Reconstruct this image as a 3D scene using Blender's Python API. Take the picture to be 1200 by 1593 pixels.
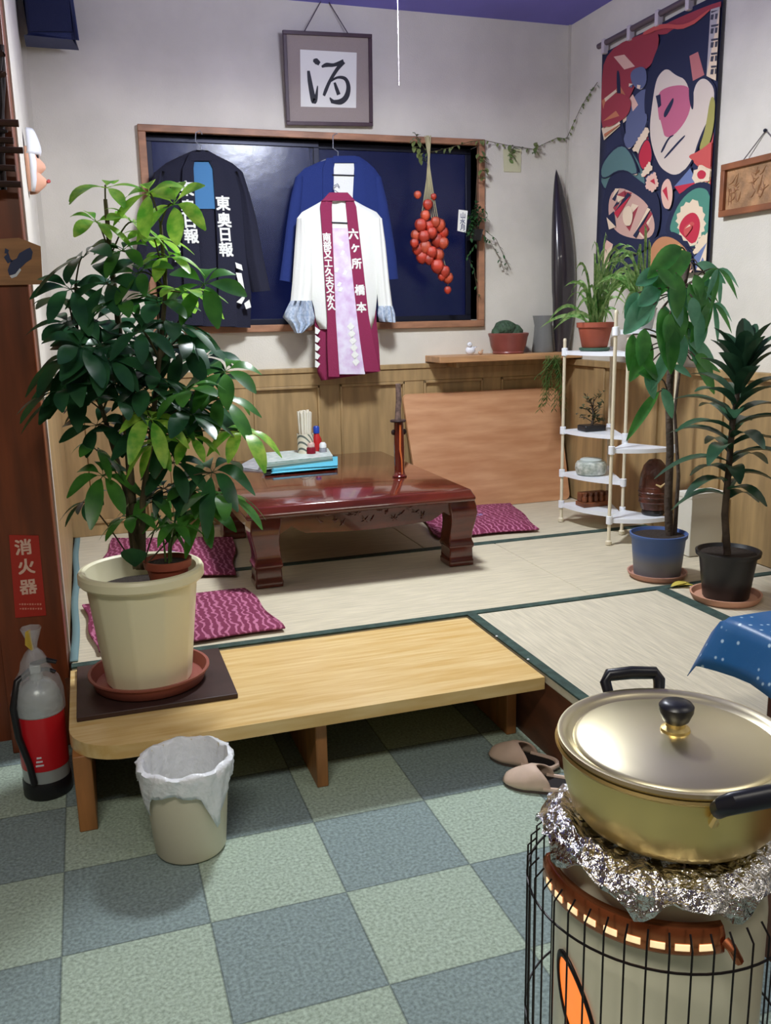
import bpy, math, random
from mathutils import Vector, Matrix
from mathutils.geometry import tessellate_polygon
for o in list(bpy.data.objects): bpy.data.objects.remove(o)
SC = bpy.context.scene
COL = SC.collection
PI = math.pi

# ---------------------------------------------------------------- camera
F, PITCH, YAW, ROLL = 1385.665, .216082, .319140, -.0209807
CAM = Vector((0, 0, 1.245))
_cy, _sy, _cp, _sp = math.cos(YAW), math.sin(YAW), math.cos(PITCH), math.sin(PITCH)
FWD = Vector((_sy*_cp, _cy*_cp, -_sp)); _r = Vector((_cy, -_sy, 0)); _u = _r.cross(FWD)
RGT = math.cos(ROLL)*_r + math.sin(ROLL)*_u
UPV = -math.sin(ROLL)*_r + math.cos(ROLL)*_u
cd = bpy.data.cameras.new('camera'); cam = bpy.data.objects.new('camera', cd); COL.objects.link(cam)
cd.sensor_width = 36; cd.lens = F/1593*36; cd.clip_start = .05
m = Matrix.Identity(4)
for i in range(3):
    m[i][0] = RGT[i]; m[i][1] = UPV[i]; m[i][2] = -FWD[i]; m[i][3] = CAM[i]
cam.matrix_world = m
SC.camera = cam

# ---------------------------------------------------------------- world, lights, exposure
SC.view_settings.view_transform = 'Standard'; SC.view_settings.look = 'None'
SC.view_settings.exposure = 0.12; SC.view_settings.gamma = 1; SC.view_settings.use_curve_mapping = False
wd = bpy.data.worlds.new('night'); SC.world = wd; wd.use_nodes = True
wd.node_tree.nodes['Background'].inputs[0].default_value = (.10, .14, .42, 1)
wd.node_tree.nodes['Background'].inputs[1].default_value = .12
def area(name, loc, size, power, color, rot=(0, 0, 0), shape='DISK', size_y=None):
    l = bpy.data.lights.new(name, 'AREA'); l.shape = shape; l.size = size; l.energy = power; l.color = color
    if size_y: l.size_y = size_y
    o = bpy.data.objects.new(name, l); COL.objects.link(o); o.location = loc; o.rotation_euler = rot
    return o
LAMP = Vector((1.05, 3.02, 2.36))
area('ceiling_lamp_light', LAMP - Vector((0, 0, .02)), .34, 36, (.945, 1, .975))
pl_ = bpy.data.lights.new('ceiling_lamp_glow', 'POINT'); pl_.energy = 28; pl_.color = (.74, .76, 1); pl_.shadow_soft_size = .12
po = bpy.data.objects.new('ceiling_lamp_glow', pl_); COL.objects.link(po); po.location = LAMP + Vector((0, 0, .0))
area('dining_lamp_light', (-.35, .20, 2.55), 1.0, 29, (1, .95, .84), shape='RECTANGLE', size_y=.3)
area('dining_lamp_light', (1.75, .10, 2.55), 1.0, 9, (1, .94, .82), shape='RECTANGLE', size_y=.3)

# ---------------------------------------------------------------- pixel -> place on a known plane
TAT, YW, XW, XL, CEIL = .245, 4.405, 2.505, -.135, 2.675
def ray(x, y): return RGT*((x-600)/F) - UPV*((y-796.5)/F) + FWD
def at_y(x, y, Y): d = ray(x, y); return CAM + d*(Y/d.y)
def at_z(x, y, Z): d = ray(x, y); return CAM + d*((Z-CAM.z)/d.z)
def at_x(x, y, X): d = ray(x, y); return CAM + d*(X/d.x)

# ---------------------------------------------------------------- materials
def lin(c):
    r = []
    for v in c:
        v /= 255
        r.append(v/12.92 if v <= .04045 else ((v+.055)/1.055)**2.4)
    return (r[0], r[1], r[2], 1)
def mat(name, rgb, rough=.5, metal=0, var=None, bump=None, emit=None, spec=.5, rgb2=None, stretch=None, trans=0, coat=0, alpha=1):
    """var=(scale, amount): noise mix of rgb with rgb2 (or a darker rgb); bump=(scale, strength)"""
    mt = bpy.data.materials.new(name); mt.use_nodes = True
    nt = mt.node_tree; b = nt.nodes['Principled BSDF']; L = nt.links
    b.inputs['Base Color'].default_value = lin(rgb); b.inputs['Roughness'].default_value = rough
    b.inputs['Metallic'].default_value = metal; b.inputs['Specular IOR Level'].default_value = spec
    b.inputs['Transmission Weight'].default_value = trans; b.inputs['Coat Weight'].default_value = coat
    b.inputs['Alpha'].default_value = alpha
    tc = nt.nodes.new('ShaderNodeTexCoord'); mp = nt.nodes.new('ShaderNodeMapping'); L.new(tc.outputs['Object'], mp.inputs[0])
    if stretch: mp.inputs['Scale'].default_value = stretch
    if var:
        n = nt.nodes.new('ShaderNodeTexNoise'); n.inputs['Scale'].default_value = var[0]; n.inputs['Detail'].default_value = 5
        L.new(mp.outputs[0], n.inputs['Vector'])
        r = nt.nodes.new('ShaderNodeValToRGB'); L.new(n.outputs[0], r.inputs[0])
        r.color_ramp.elements[0].position = .35; r.color_ramp.elements[1].position = .68
        c2 = rgb2 or tuple(v*(1-var[1]) for v in rgb)
        r.color_ramp.elements[0].color = lin(c2); r.color_ramp.elements[1].color = lin(rgb)
        L.new(r.outputs[0], b.inputs['Base Color'])
    if bump:
        n = nt.nodes.new('ShaderNodeTexNoise'); n.inputs['Scale'].default_value = bump[0]; n.inputs['Detail'].default_value = 4
        L.new(mp.outputs[0], n.inputs['Vector'])
        bp = nt.nodes.new('ShaderNodeBump'); bp.inputs['Strength'].default_value = bump[1]; bp.inputs['Distance'].default_value = .01
        L.new(n.outputs[0], bp.inputs['Height']); L.new(bp.outputs[0], b.inputs['Normal'])
    if emit:
        b.inputs['Emission Color'].default_value = lin(emit[0]); b.inputs['Emission Strength'].default_value = emit[1]
    return mt
def leafmat(name, rgb, rgb2=None, tl=.35, scale=14):
    mt = mat(name, rgb, rough=.32, var=(scale, .3), rgb2=rgb2)
    nt = mt.node_tree; b = nt.nodes['Principled BSDF']; out = nt.nodes['Material Output']
    t = nt.nodes.new('ShaderNodeBsdfTranslucent'); mx = nt.nodes.new('ShaderNodeMixShader'); mx.inputs[0].default_value = tl
    if b.inputs['Base Color'].links: nt.links.new(b.inputs['Base Color'].links[0].from_socket, t.inputs[0])
    nt.links.new(b.outputs[0], mx.inputs[1]); nt.links.new(t.outputs[0], mx.inputs[2]); nt.links.new(mx.outputs[0], out.inputs[0])
    return mt
def wave_cloth(name, rgb, rgb2, scale, dist, rough=.85, direction='X'):
    mt = mat(name, rgb, rough=rough, bump=(180, .25)); nt = mt.node_tree; b = nt.nodes['Principled BSDF']
    tc = nt.nodes.new('ShaderNodeTexCoord'); w = nt.nodes.new('ShaderNodeTexWave'); w.inputs['Scale'].default_value = scale
    w.bands_direction = direction; w.inputs['Distortion'].default_value = dist; w.inputs['Detail'].default_value = 1.5; w.inputs['Detail Scale'].default_value = 2.2
    nt.links.new(tc.outputs['Object'], w.inputs[0]); r = nt.nodes.new('ShaderNodeValToRGB')
    r.color_ramp.elements[0].position = .62; r.color_ramp.elements[1].position = .9
    r.color_ramp.elements[0].color = lin(rgb); r.color_ramp.elements[1].color = lin(rgb2)
    nt.links.new(w.outputs[0], r.inputs[0]); nt.links.new(r.outputs[0], b.inputs['Base Color'])
    return mt

# ---------------------------------------------------------------- mesh builder
class MB:
    def __init__(s): s.v = []; s.f = []; s.m = []
    def add(s, vs, fs, mi=0):
        n = len(s.v); s.v += [Vector(p) for p in vs]
        for f in fs: s.f.append([i+n for i in f]); s.m.append(mi)
        return s
    def box(s, a, b, mi=0):
        x0, y0, z0 = a; x1, y1, z1 = b
        return s.add([(x0,y0,z0),(x1,y0,z0),(x1,y1,z0),(x0,y1,z0),(x0,y0,z1),(x1,y0,z1),(x1,y1,z1),(x0,y1,z1)],
                     [(0,3,2,1),(4,5,6,7),(0,1,5,4),(1,2,6,5),(2,3,7,6),(3,0,4,7)], mi)
    def obox(s, c, ax, ay, az, mi=0):
        c, ax, ay, az = map(Vector, (c, ax, ay, az)); v = []
        for k in (-1, 1):
            for i, j in ((-1,-1),(1,-1),(1,1),(-1,1)): v.append(c + ax*i + ay*j + az*k)
        return s.add(v, [(0,3,2,1),(4,5,6,7),(0,1,5,4),(1,2,6,5),(2,3,7,6),(3,0,4,7)], mi)
    def tube(s, pts, r, n=8, mi=0, caps=True, flat=1):
        pts = [Vector(p) for p in pts]; rs = r if isinstance(r, (list, tuple)) else [r]*len(pts)
        vs = []; fs = []; ref = None
        for i, p in enumerate(pts):
            t = (pts[min(i+1, len(pts)-1)] - pts[max(i-1, 0)]).normalized()
            if ref is None: ref = t.orthogonal().normalized()
            ref = (ref - t*ref.dot(t)).normalized() if (ref - t*ref.dot(t)).length > 1e-6 else t.orthogonal().normalized()
            bn = t.cross(ref)
            for k in range(n):
                a = 2*PI*k/n; vs.append(p + (ref*math.cos(a) + bn*math.sin(a)*flat)*rs[i])
        for i in range(len(pts)-1):
            for k in range(n):
                k2 = (k+1) % n; fs.append((i*n+k, i*n+k2, (i+1)*n+k2, (i+1)*n+k))
        if caps: fs.append(tuple(range(n-1, -1, -1))); fs.append(tuple((len(pts)-1)*n+k for k in range(n)))
        return s.add(vs, fs, mi)
    def lathe(s, prof, n=32, c=(0, 0, 0), mi=0, a0=0, a1=2*PI, wob=None):
        c = Vector(c); vs = []; fs = []; full = abs(a1-a0-2*PI) < 1e-6; m_ = n if full else n+1
        for r, z in prof:
            for k in range(m_):
                a = a0+(a1-a0)*k/n; rr = r*(wob(a, z) if wob else 1)
                vs.append(c + Vector((rr*math.cos(a), rr*math.sin(a), z)))
        for i in range(len(prof)-1):
            for k in range(n):
                k2 = (k+1) % n if full else k+1
                fs.append((i*m_+k, i*m_+k2, (i+1)*m_+k2, (i+1)*m_+k))
        return s.add(vs, fs, mi)
    def poly(s, pts, mi=0):
        pts = [Vector(p) for p in pts]; tr = tessellate_polygon([pts]); return s.add(pts, tr, mi)
    def prism(s, pts, d, mi=0):
        """planar polygon pts extruded by vector d, closed"""
        pts = [Vector(p) for p in pts]; d = Vector(d); n = len(pts); tr = tessellate_polygon([pts])
        s.add(pts + [p+d for p in pts], [tuple(t) for t in tr] + [tuple(i+n for i in reversed(t)) for t in tr] +
              [(i, (i+1) % n, n+(i+1) % n, n+i) for i in range(n)], mi); return s
    def grid(s, rows, mi=0, close=False):
        n = len(rows[0]); vs = [p for r in rows for p in r]; fs = []
        for i in range(len(rows)-1):
            for k in range(n-1 if not close else n):
                k2 = (k+1) % n; fs.append((i*n+k, i*n+k2, (i+1)*n+k2, (i+1)*n+k))
        return s.add(vs, fs, mi)
    def sphere(s, c, r, n=12, mi=0, sc=(1, 1, 1), rnd=None):
        c = Vector(c); rows = []
        for i in range(n//2+1):
            th = PI*i/(n//2); row = []
            for k in range(n):
                a = 2*PI*k/n; q = 1 + (rnd.uniform(-.08, .08) if rnd else 0)
                row.append(c + Vector((r*sc[0]*math.sin(th)*math.cos(a)*q, r*sc[1]*math.sin(th)*math.sin(a)*q, r*sc[2]*math.cos(th))))
            rows.append(row)
        return s.grid(rows, mi, True)
    def leaf(s, base, d, L, W, droop=.3, mi=0, up=None, n=5, fold=.15, pw=.9, sh=1):
        base = Vector(base); d = Vector(d).normalized(); up = Vector(up or (0, 0, 1))
        sd = d.cross(up)
        if sd.length < .05: sd = d.cross(Vector((1, .3, 0)))
        sd.normalize(); nrm = sd.cross(d).normalized(); rows = []
        for i in range(n+1):
            t = i/n; p = base + d*L*t - Vector((0, 0, droop*L*t*t)); w = W*.5*max(0, math.sin(PI*(t*.97+.015)**sh))**pw
            rows.append([p - sd*w + nrm*w*fold*2, p, p + sd*w + nrm*w*fold*2])
        return s.grid(rows, mi)
    def text(s, body, o, ux, uz, size, mi=0, off=0, bold=0):
        """lettering centred on o, running along ux, standing along uz"""
        vs, fs = glyphs(body, 0); o, ux, uz = Vector(o), Vector(ux).normalized(), Vector(uz).normalized()
        nv = ux.cross(uz); dk = 0
        for sx_, sy_ in (((-.5, -.5), (.5, -.5), (-.5, .5), (.5, .5), (0, 0)) if bold else ((0, 0),)):
            s.add([o + ux*((x+sx_*bold)*size) + uz*((y+sy_*bold)*size) + nv*dk for x, y in vs], fs, mi); dk += .00015
        return s
    def build(s, name, mats, parent=None, smooth=True, bevel=0, local=False, seg=2, subd=0, solid=0, angle=40):
        me = bpy.data.meshes.new(name)
        off = Vector((0, 0, 0)) if (local or parent is None) else wloc(parent)
        me.from_pydata([v-off for v in s.v], [], s.f); me.validate()
        mats = mats if isinstance(mats, (list, tuple)) else [mats]
        for q in mats: me.materials.append(q)
        for i, p in enumerate(me.polygons):
            p.material_index = s.m[i] if i < len(s.m) else 0; p.use_smooth = smooth
        o = bpy.data.objects.new(name, me); COL.objects.link(o)
        if parent: o.parent = parent
        if solid: md = o.modifiers.new('solid', 'SOLIDIFY'); md.thickness = solid; md.offset = 0
        if bevel:
            md = o.modifiers.new('bevel', 'BEVEL'); md.width = bevel; md.segments = seg; md.limit_method = 'ANGLE'; md.angle_limit = math.radians(35)
        if subd: md = o.modifiers.new('subd', 'SUBSURF'); md.levels = subd; md.render_levels = subd
        if smooth:
            me.set_sharp_from_angle(angle=math.radians(angle))
        return o
def wloc(o):
    p = Vector((0, 0, 0))
    while o: p = p + o.location; o = o.parent
    return p
_gl = {}
def glyphs(body, bold=0):
    if (body, bold) in _gl: return _gl[(body, bold)]
    c = bpy.data.curves.new('lettering', 'FONT'); c.body = body; c.size = 1; c.align_x = 'CENTER'; c.align_y = 'CENTER'; c.offset = bold
    c.resolution_u = 3
    o = bpy.data.objects.new('lettering', c); COL.objects.link(o)
    dg = bpy.context.evaluated_depsgraph_get(); dg.update()
    me = bpy.data.meshes.new_from_object(o.evaluated_get(dg))
    vs = [(v.co.x, v.co.y) for v in me.vertices]; fs = [tuple(p.vertices) for p in me.polygons]
    bpy.data.objects.remove(o); bpy.data.curves.remove(c); bpy.data.meshes.remove(me)
    if vs:
        cx = (min(v[0] for v in vs)+max(v[0] for v in vs))/2; cy = (min(v[1] for v in vs)+max(v[1] for v in vs))/2
        vs = [(x-cx, y-cy) for x, y in vs]
    _gl[(body, bold)] = (vs, fs); return vs, fs
def tag(o, label=None, cat=None, group=None, kind=None):
    if label: o['label'] = label
    if cat: o['category'] = cat
    if group: o['group'] = group
    if kind: o['kind'] = kind
    return o
def thing(name, loc, label, cat, group=None):
    o = bpy.data.objects.new(name, None); o.empty_display_size = .05; COL.objects.link(o); o.location = loc
    return tag(o, label, cat, group)
def struct(o, label=None): o['kind'] = 'structure'; 
def bez(p0, p1, p2, n=8):
    p0, p1, p2 = Vector(p0), Vector(p1), Vector(p2)
    return [p0*(1-t)**2 + p1*2*t*(1-t) + p2*t*t for t in [i/n for i in range(n+1)]]
X_, Y_, Z_ = Vector((1, 0, 0)), Vector((0, 1, 0)), Vector((0, 0, 1))

# ================================================================ SETTING
# carpet tiles
TILE, CX0, CY0 = .298, -.1465, 1.6935
mc = mat('carpet_tiles', (140, 146, 128), rough=.95, spec=.1); nt = mc.node_tree; b = nt.nodes['Principled BSDF']
tc = nt.nodes.new('ShaderNodeTexCoord'); mp = nt.nodes.new('ShaderNodeMapping'); mp.inputs['Location'].default_value = (-CX0, -CY0, .1)
nt.links.new(tc.outputs['Object'], mp.inputs[0])
ck = nt.nodes.new('ShaderNodeTexChecker'); ck.inputs['Scale'].default_value = 1/TILE; nt.links.new(mp.outputs[0], ck.inputs[0])
ck.inputs['Color2'].default_value = lin((146, 164, 164)); ck.inputs['Color1'].default_value = lin((180, 198, 182))
nz = nt.nodes.new('ShaderNodeTexNoise'); nz.inputs['Scale'].default_value = 130; nz.inputs['Detail'].default_value = 3; nt.links.new(tc.outputs['Object'], nz.inputs[0])
rp = nt.nodes.new('ShaderNodeValToRGB'); rp.color_ramp.elements[0].position = .3; rp.color_ramp.elements[1].position = .7
rp.color_ramp.elements[0].color = (.62, .62, .6, 1); rp.color_ramp.elements[1].color = (1.12, 1.12, 1.12, 1); nt.links.new(nz.outputs[0], rp.inputs[0])
mx = nt.nodes.new('ShaderNodeMix'); mx.data_type = 'RGBA'; mx.blend_type = 'MULTIPLY'; mx.inputs[0].default_value = 1
nt.links.new(ck.outputs[0], mx.inputs[6]); nt.links.new(rp.outputs[0], mx.inputs[7])
bk = nt.nodes.new('ShaderNodeTexBrick'); bk.offset = 0; bk.squash = 1
for k_, v_ in (('Scale', 1), ('Mortar Size', .003), ('Mortar Smooth', .5), ('Brick Width', TILE), ('Row Height', TILE)): bk.inputs[k_].default_value = v_
bk.inputs['Color1'].default_value = bk.inputs['Color2'].default_value = (1, 1, 1, 1); bk.inputs['Mortar'].default_value = (.6, .6, .6, 1)
nt.links.new(mp.outputs[0], bk.inputs[0])
m2 = nt.nodes.new('ShaderNodeMix'); m2.data_type = 'RGBA'; m2.blend_type = 'MULTIPLY'; m2.inputs[0].default_value = 1
nt.links.new(mx.outputs[2], m2.inputs[6]); nt.links.new(bk.outputs[0], m2.inputs[7]); nt.links.new(m2.outputs[2], b.inputs['Base Color'])
bp = nt.nodes.new('ShaderNodeBump'); bp.inputs['Strength'].default_value = .5; bp.inputs['Distance'].default_value = .004
nt.links.new(nz.outputs[0], bp.inputs['Height']); nt.links.new(bp.outputs[0], b.inputs['Normal'])
XB0, YF = -1.9, -2.0            # far ends of the dining room behind and beside the camera
struct(MB().box((XB0, YF, -.05), (XW, YW, 0)).build('floor', mc, smooth=False))

M_wall = mat('plaster', (226, 221, 208), rough=.9, var=(3, .07), bump=(160, .15), spec=.1)
M_wall2 = mat('dining_wall', (150, 128, 104), rough=.7, var=(5, .15))
M_ceil = mat('ceiling_violet_cast', (122, 116, 206), rough=.7, var=(2, .1))  # violet colour cast is painted into the ceiling
M_wains = mat('wainscot_wood', (182, 152, 106), rough=.45, var=(9, .16), stretch=(3, 3, .35))
M_oak = mat('window_wood', (178, 128, 96), rough=.5, var=(10, .2), stretch=(1, 3, 3))
M_brown = mat('pillar_wood', (136, 68, 36), rough=.4, var=(8, .25), stretch=(3, 3, .3))
M_riser = mat('riser_wood', (112, 66, 42), rough=.5, var=(8, .2), stretch=(1, 1, 3))
M_trim = mat('cream_trim', (205, 200, 188), rough=.6)
wb = MB()                               # window hole X .35-1.985, Z 1.215-2.075
WX0, WX1, WZ0, WZ1 = .352, 1.985, 1.217, 2.078
wb.box((XL-.1, YW, 0), (WX0, YW+.12, CEIL)).box((WX1, YW, 0), (XW+.1, YW+.12, CEIL))
wb.box((WX0, YW, 0), (WX1, YW+.12, WZ0)).box((WX0, YW, WZ1), (WX1, YW+.12, CEIL))
struct(wb.build('wall_back', M_wall, smooth=False))
struct(MB().box((XW, YF, 0), (XW+.1, YW, CEIL)).build('wall_right', M_wall, smooth=False))
struct(MB().box((XL-.1, 2.76, 0), (XL, YW, CEIL)).build('wall_left', M_wall, smooth=False))
struct(MB().box((XB0, 2.76, 0), (XL-.17, 2.86, CEIL)).build('wall_side', M_brown, smooth=False))
struct(MB().box((XB0-.1, YF, 0), (XB0, 2.86, CEIL)).build('wall_far', M_wall2, smooth=False))
struct(MB().box((XB0-.1, YF-.1, 0), (XW+.1, YF, CEIL)).build('wall_front', M_wall2, smooth=False))
struct(MB().box((XB0-.1, YF-.1, CEIL), (XW+.1, YW+.12, CEIL+.08)).build('ceiling', M_ceil, smooth=False))
# trims: corner beads
struct(MB().box((XW-.012, YW-.012, 1.02), (XW, YW, CEIL)).build('trim_1', M_trim, smooth=False))
struct(MB().box((XL, YW-.022, 1.02), (XL+.02, YW, CEIL)).build('trim_2', M_trim, smooth=False))
# brown pillar at the left with its wooden face
PYF = 2.66
struct(MB().box((-.30, PYF, 0), (-.123, 2.78, CEIL)).build('trim_3', M_brown, bevel=.004))
struct(MB().box((-.145, 2.78, 0), (-.118, 2.83, CEIL)).build('trim_4', M_trim, smooth=False))
# raised floor
pf = MB().box((XL, 2.655, 0), (XW, YW, TAT-.03)).box((1.168, .3, 0), (XW, 2.655, TAT-.03))
struct(pf.build('floor_platform', M_riser, smooth=False))
# tatami mats
M_tat = mat('tatami_straw', (216, 206, 180), rough=.8, var=(26, .10), stretch=(.35, 6, 1), bump=(70, .25), spec=.25)
M_tat2 = mat('tatami_straw_lengthwise', (217, 208, 184), rough=.8, var=(26, .10), stretch=(6, .35, 1), bump=(70, .25), spec=.25)
M_bord = mat('tatami_border', (64, 88, 80), rough=.9, var=(30, .25), bump=(300, .4))
def tatami(x0, y0, x1, y1, label, strips, mt):
    t = thing('tatami_mat', (x0, y0, TAT-.03), label, 'tatami mat', 'tatami mats of the raised floor')
    MB().box((x0+.001, y0+.001, TAT-.03), (x1-.001, y1-.001, TAT)).build('rush_mat', mt, t, bevel=.004)
    for a, b_ in strips: MB().box((a[0], a[1], TAT-.004), (b_[0], b_[1], TAT+.0025)).build('border', M_bord, t, bevel=.001)
tatami(XL+.02, 2.657, 1.67, 3.535, 'long tatami mat under the front of the lacquered table', [((XL+.02, 2.657), (1.67, 2.69)), ((XL+.02, 3.505), (1.67, 3.535))], M_tat)
tatami(1.67, 2.657, XW-.01, 3.535, 'tatami mat under the white plant rack and blue flowerpot', [((1.67, 2.657), (XW-.01, 2.69)), ((1.67, 3.505), (XW-.01, 3.535))], M_tat)
tatami(XL+.02, 3.535, 1.35, YW-.015, 'tatami mat along the back wall beneath the rear half of the table', [((XL+.02, 3.535), (1.35, 3.55))], M_tat)
tatami(1.35, 3.535, XW-.01, YW-.015, 'tatami mat along the back wall under the leaning board', [((1.35, 3.535), (XW-.01, 3.55))], M_tat)
tatami(1.165, .9, 1.95, 2.657, 'tatami mat directly right of the wooden bench', [((1.165, .9), (1.198, 2.657)), ((1.917, .9), (1.95, 2.657))], M_tat2)
tatami(1.95, .9, XW-.01, 2.657, 'tatami mat beneath the black flowerpot by the right wall', [((1.95, .9), (1.965, 2.657))], M_tat2)
tag(MB().grid([[(XL+.018+.012*s_+.003*math.sin(y_*9), y_, TAT+.004+.001*math.sin(y_*14)) for s_ in (0, 1, 2)] for y_ in [2.70+i*.02 for i in range(84)]]).build('edging_strip', mat('teal_cloth', (108, 136, 138), rough=.9), solid=.003),
    'faded teal cloth strip edging the tatami along the left wall', 'edging')
# wainscot on back wall
wz1 = 1.0
ws = MB(); fr = YW-.012
ws.box((XL, fr, TAT), (XW, YW-.001, wz1-.05))
w2 = MB()
w2.box((XL, YW-.035, wz1-.022), (XW, YW-.001, wz1+.003)).box((XL, YW-.028, wz1-.085), (XW, YW-.002, wz1-.022))
w2.box((XL, YW-.022, TAT), (XW, YW-.002, TAT+.06))
xs = [-.075, .30, .72, 1.165, 1.62, 2.065, 2.47]
for x in xs: w2.box((x-.053, YW-.024, TAT), (min(x+.053, XW-.001), YW-.002, wz1-.03))
for i in range(len(xs)-1):
    a, c = xs[i]+.053, xs[i+1]-.053
    if c-a < .05: continue
    for p, q in (((a, wz1-.10), (c, wz1-.085)), ((a, TAT+.06), (c, TAT+.075)), ((a, TAT+.06), (a+.012, wz1-.085)), ((c-.012, TAT+.06), (c, wz1-.085))):
        w2.box((p[0], YW-.03, p[1]), (q[0], YW-.01, q[1]))
ws.v = ws.v; struct(ws.build('trim_5', M_wains, smooth=False)); struct(w2.build('trim_6', M_wains, bevel=.003))
w3 = MB().box((XW-.012, .5, TAT), (XW-.001, YW, wz1-.03)).box((XW-.032, .5, wz1-.03), (XW-.001, YW, wz1+.003))
for y in (4.0, 3.55, 3.1, 2.65, 2.2, 1.75): w3.box((XW-.024, y-.05, TAT), (XW-.002, y+.05, wz1-.03))
struct(w3.build('trim_7', M_wains, bevel=.003))
w4 = MB().box((XL+.001, 2.87, TAT), (XL+.014, YW, wz1-.03)).box((XL+.001, 2.87, wz1-.03), (XL+.018, YW, wz1+.003))
struct(w4.build('trim_8', M_wains, bevel=.003))
# window
win = thing('window_1', (WX0, YW, WZ0), None, None); win['kind'] = 'structure'
wf = MB(); T_ = .034
wf.box((WX0-T_, YW-.025, WZ0-T_), (WX1+T_, YW+.11, WZ0)).box((WX0-T_, YW-.025, WZ1), (WX1+T_, YW+.11, WZ1+.03))
wf.box((WX0-T_, YW-.025, WZ0), (WX0, YW+.11, WZ1)).box((WX1, YW-.025, WZ0), (WX1+T_, YW+.11, WZ1))
wf.build('window_frame', M_oak, win, bevel=.003)
M_sash = mat('sash_metal', (40, 42, 58), rough=.4, metal=.5)
def sash(x0, x1, y):
    s_ = MB(); w_ = .028
    s_.box((x0, y, WZ0), (x1, y+.02, WZ0+w_)).box((x0, y, WZ1-w_), (x1, y+.02, WZ1)).box((x0, y, WZ0+w_), (x0+w_, y+.02, WZ1-w_)).box((x1-w_, y, WZ0+w_), (x1, y+.02, WZ1-w_))
    o = s_.build('sash', M_sash, win, bevel=.002)
    mg = M_glass
    g = MB().box((x0+w_-.004, y+.008, WZ0+w_-.004), (x1-w_+.004, y+.012, WZ1-w_+.004)).build('pane', mg, o, smooth=False)
M_glass = mat('window_glass', (150, 165, 225), rough=.24, trans=1, bump=(16, .10), spec=.16); M_glass.node_tree.nodes['Principled BSDF'].inputs['IOR'].default_value = 1.45
sash(WX0, 1.17, YW+.045); sash(1.13, WX1, YW+.075)

# ================================================================ BENCH, TABLE, BOARD, SHELF
def wood_planks(name, c1, c2, scale, stretch):
    mt = mat(name, c1, rough=.32, var=scale, rgb2=c2, stretch=stretch); return mt
M_bench = wood_planks('bench_wood', (232, 204, 146), (214, 176, 108), (9, .2), (.55, 7, 3))
M_benchleg = mat('bench_leg_wood', (176, 118, 66), rough=.5, var=(9, .2), stretch=(3, 3, .5))
bench = thing('bench', (.5, 2.38, 0), 'low varnished wooden bench with rounded corner set against the tatami', 'bench')
bx0, bx1, by0, by1 = -.117, 1.158, 2.10, 2.648
outl = [(bx1, by0), (bx1, by1), (bx0, by1)] + [(bx0, by0+.14)] + [(bx0+.14-.14*math.cos(a), by0+.14-.14*math.sin(a)) for a in [PI/2*i/8 for i in range(1, 9)]]
MB().prism([(x, y, .204) for x, y in outl], (0, 0, .036)).build('bench_top', M_bench, bench, bevel=.004)
MB().box((-.112, 2.15, 0), (-.068, 2.62, .204)).build('leg', M_benchleg, bench, bevel=.003)
MB().box((.50, 2.15, 0), (.532, 2.62, .204)).build('leg', M_benchleg, bench, bevel=.003)
MB().box((1.115, 2.25, 0), (1.147, 2.62, .204)).build('leg', M_benchleg, bench, bevel=.003)
MB().box((-.112, 2.60, .13), (1.147, 2.625, .204)).build('rear_rail', M_benchleg, bench, bevel=.003)
tag(MB().box((-.098, 2.272, .2405), (.318, 2.640, .254)).build('board_mat', mat('dark_board', (66, 44, 40), rough=.5, var=(12, .2)), bevel=.002),
    'thin dark brown board lying on the left end of the bench', 'board')

M_lac = mat('red_brown_lacquer', (104, 40, 27), rough=.16, var=(5, .3), stretch=(1, 5, 5), coat=.6)
M_lac2 = mat('carved_lacquer', (96, 34, 26), rough=.25, var=(6, .3), bump=(60, .2), coat=.4)
tb = thing('low_table', (.96, 3.66, TAT), 'low red-brown lacquered table with thick curved carved legs', 'table')
TZ = .585
tx0, tx1, ty0, ty1 = .505, 1.40, 3.12, 4.24
prof = [(-.012, 0), (0, .004), (.004, .014), (0, .024), (-.004, .03), (-.012, .046), (-.026, .052)]
rows = []
for o_, z in prof:
    rows.append([(tx0-o_*1, ty0-o_, TZ-.052+z), (tx1+o_, ty0-o_, TZ-.052+z), (tx1+o_, ty1+o_, TZ-.052+z), (tx0-o_, ty1+o_, TZ-.052+z)])
rows = [[(tx0-o_, ty0-o_, TZ-.052+z), (tx1+o_, ty0-o_, TZ-.052+z), (tx1+o_, ty1+o_, TZ-.052+z), (tx0-o_, ty1+o_, TZ-.052+z)] for o_, z in prof]
tp = MB().grid(rows, close=True); n = len(prof); tp.f.append([0, 3, 2, 1]); tp.m.append(0); tp.f.append([(n-1)*4+i for i in range(4)]); tp.m.append(0)
tp.build('table_top', M_lac, tb, bevel=.004)
def table_leg(cx, cy, sx, sy):
    """cabriole block leg: (z, half-size, outward shift)"""
    p = [(0, .053, .002), (.022, .054, .002), (.028, .051, .002), (.072, .050, .002), (.084, .057, .002), (.094, .053, .002), (.108, .050, 0), (.14, .049, .003), (.18, .052, .009), (.22, .057, .011), (.25, .058, .006), (.288, .054, 0)]
    rows = []
    for z, h, s_ in p:
        x, y = cx+sx*s_, cy+sy*s_*.7; rows.append([(x-h, y-h, TAT+.0005+z), (x+h, y-h, TAT+.0005+z), (x+h, y+h, TAT+.0005+z), (x-h, y+h, TAT+.0005+z)])
    b_ = MB().grid(rows, close=True); b_.f += [[0, 3, 2, 1], [len(p)*4-4+i for i in range(4)]]; b_.m += [0, 0]
    return b_
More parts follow.
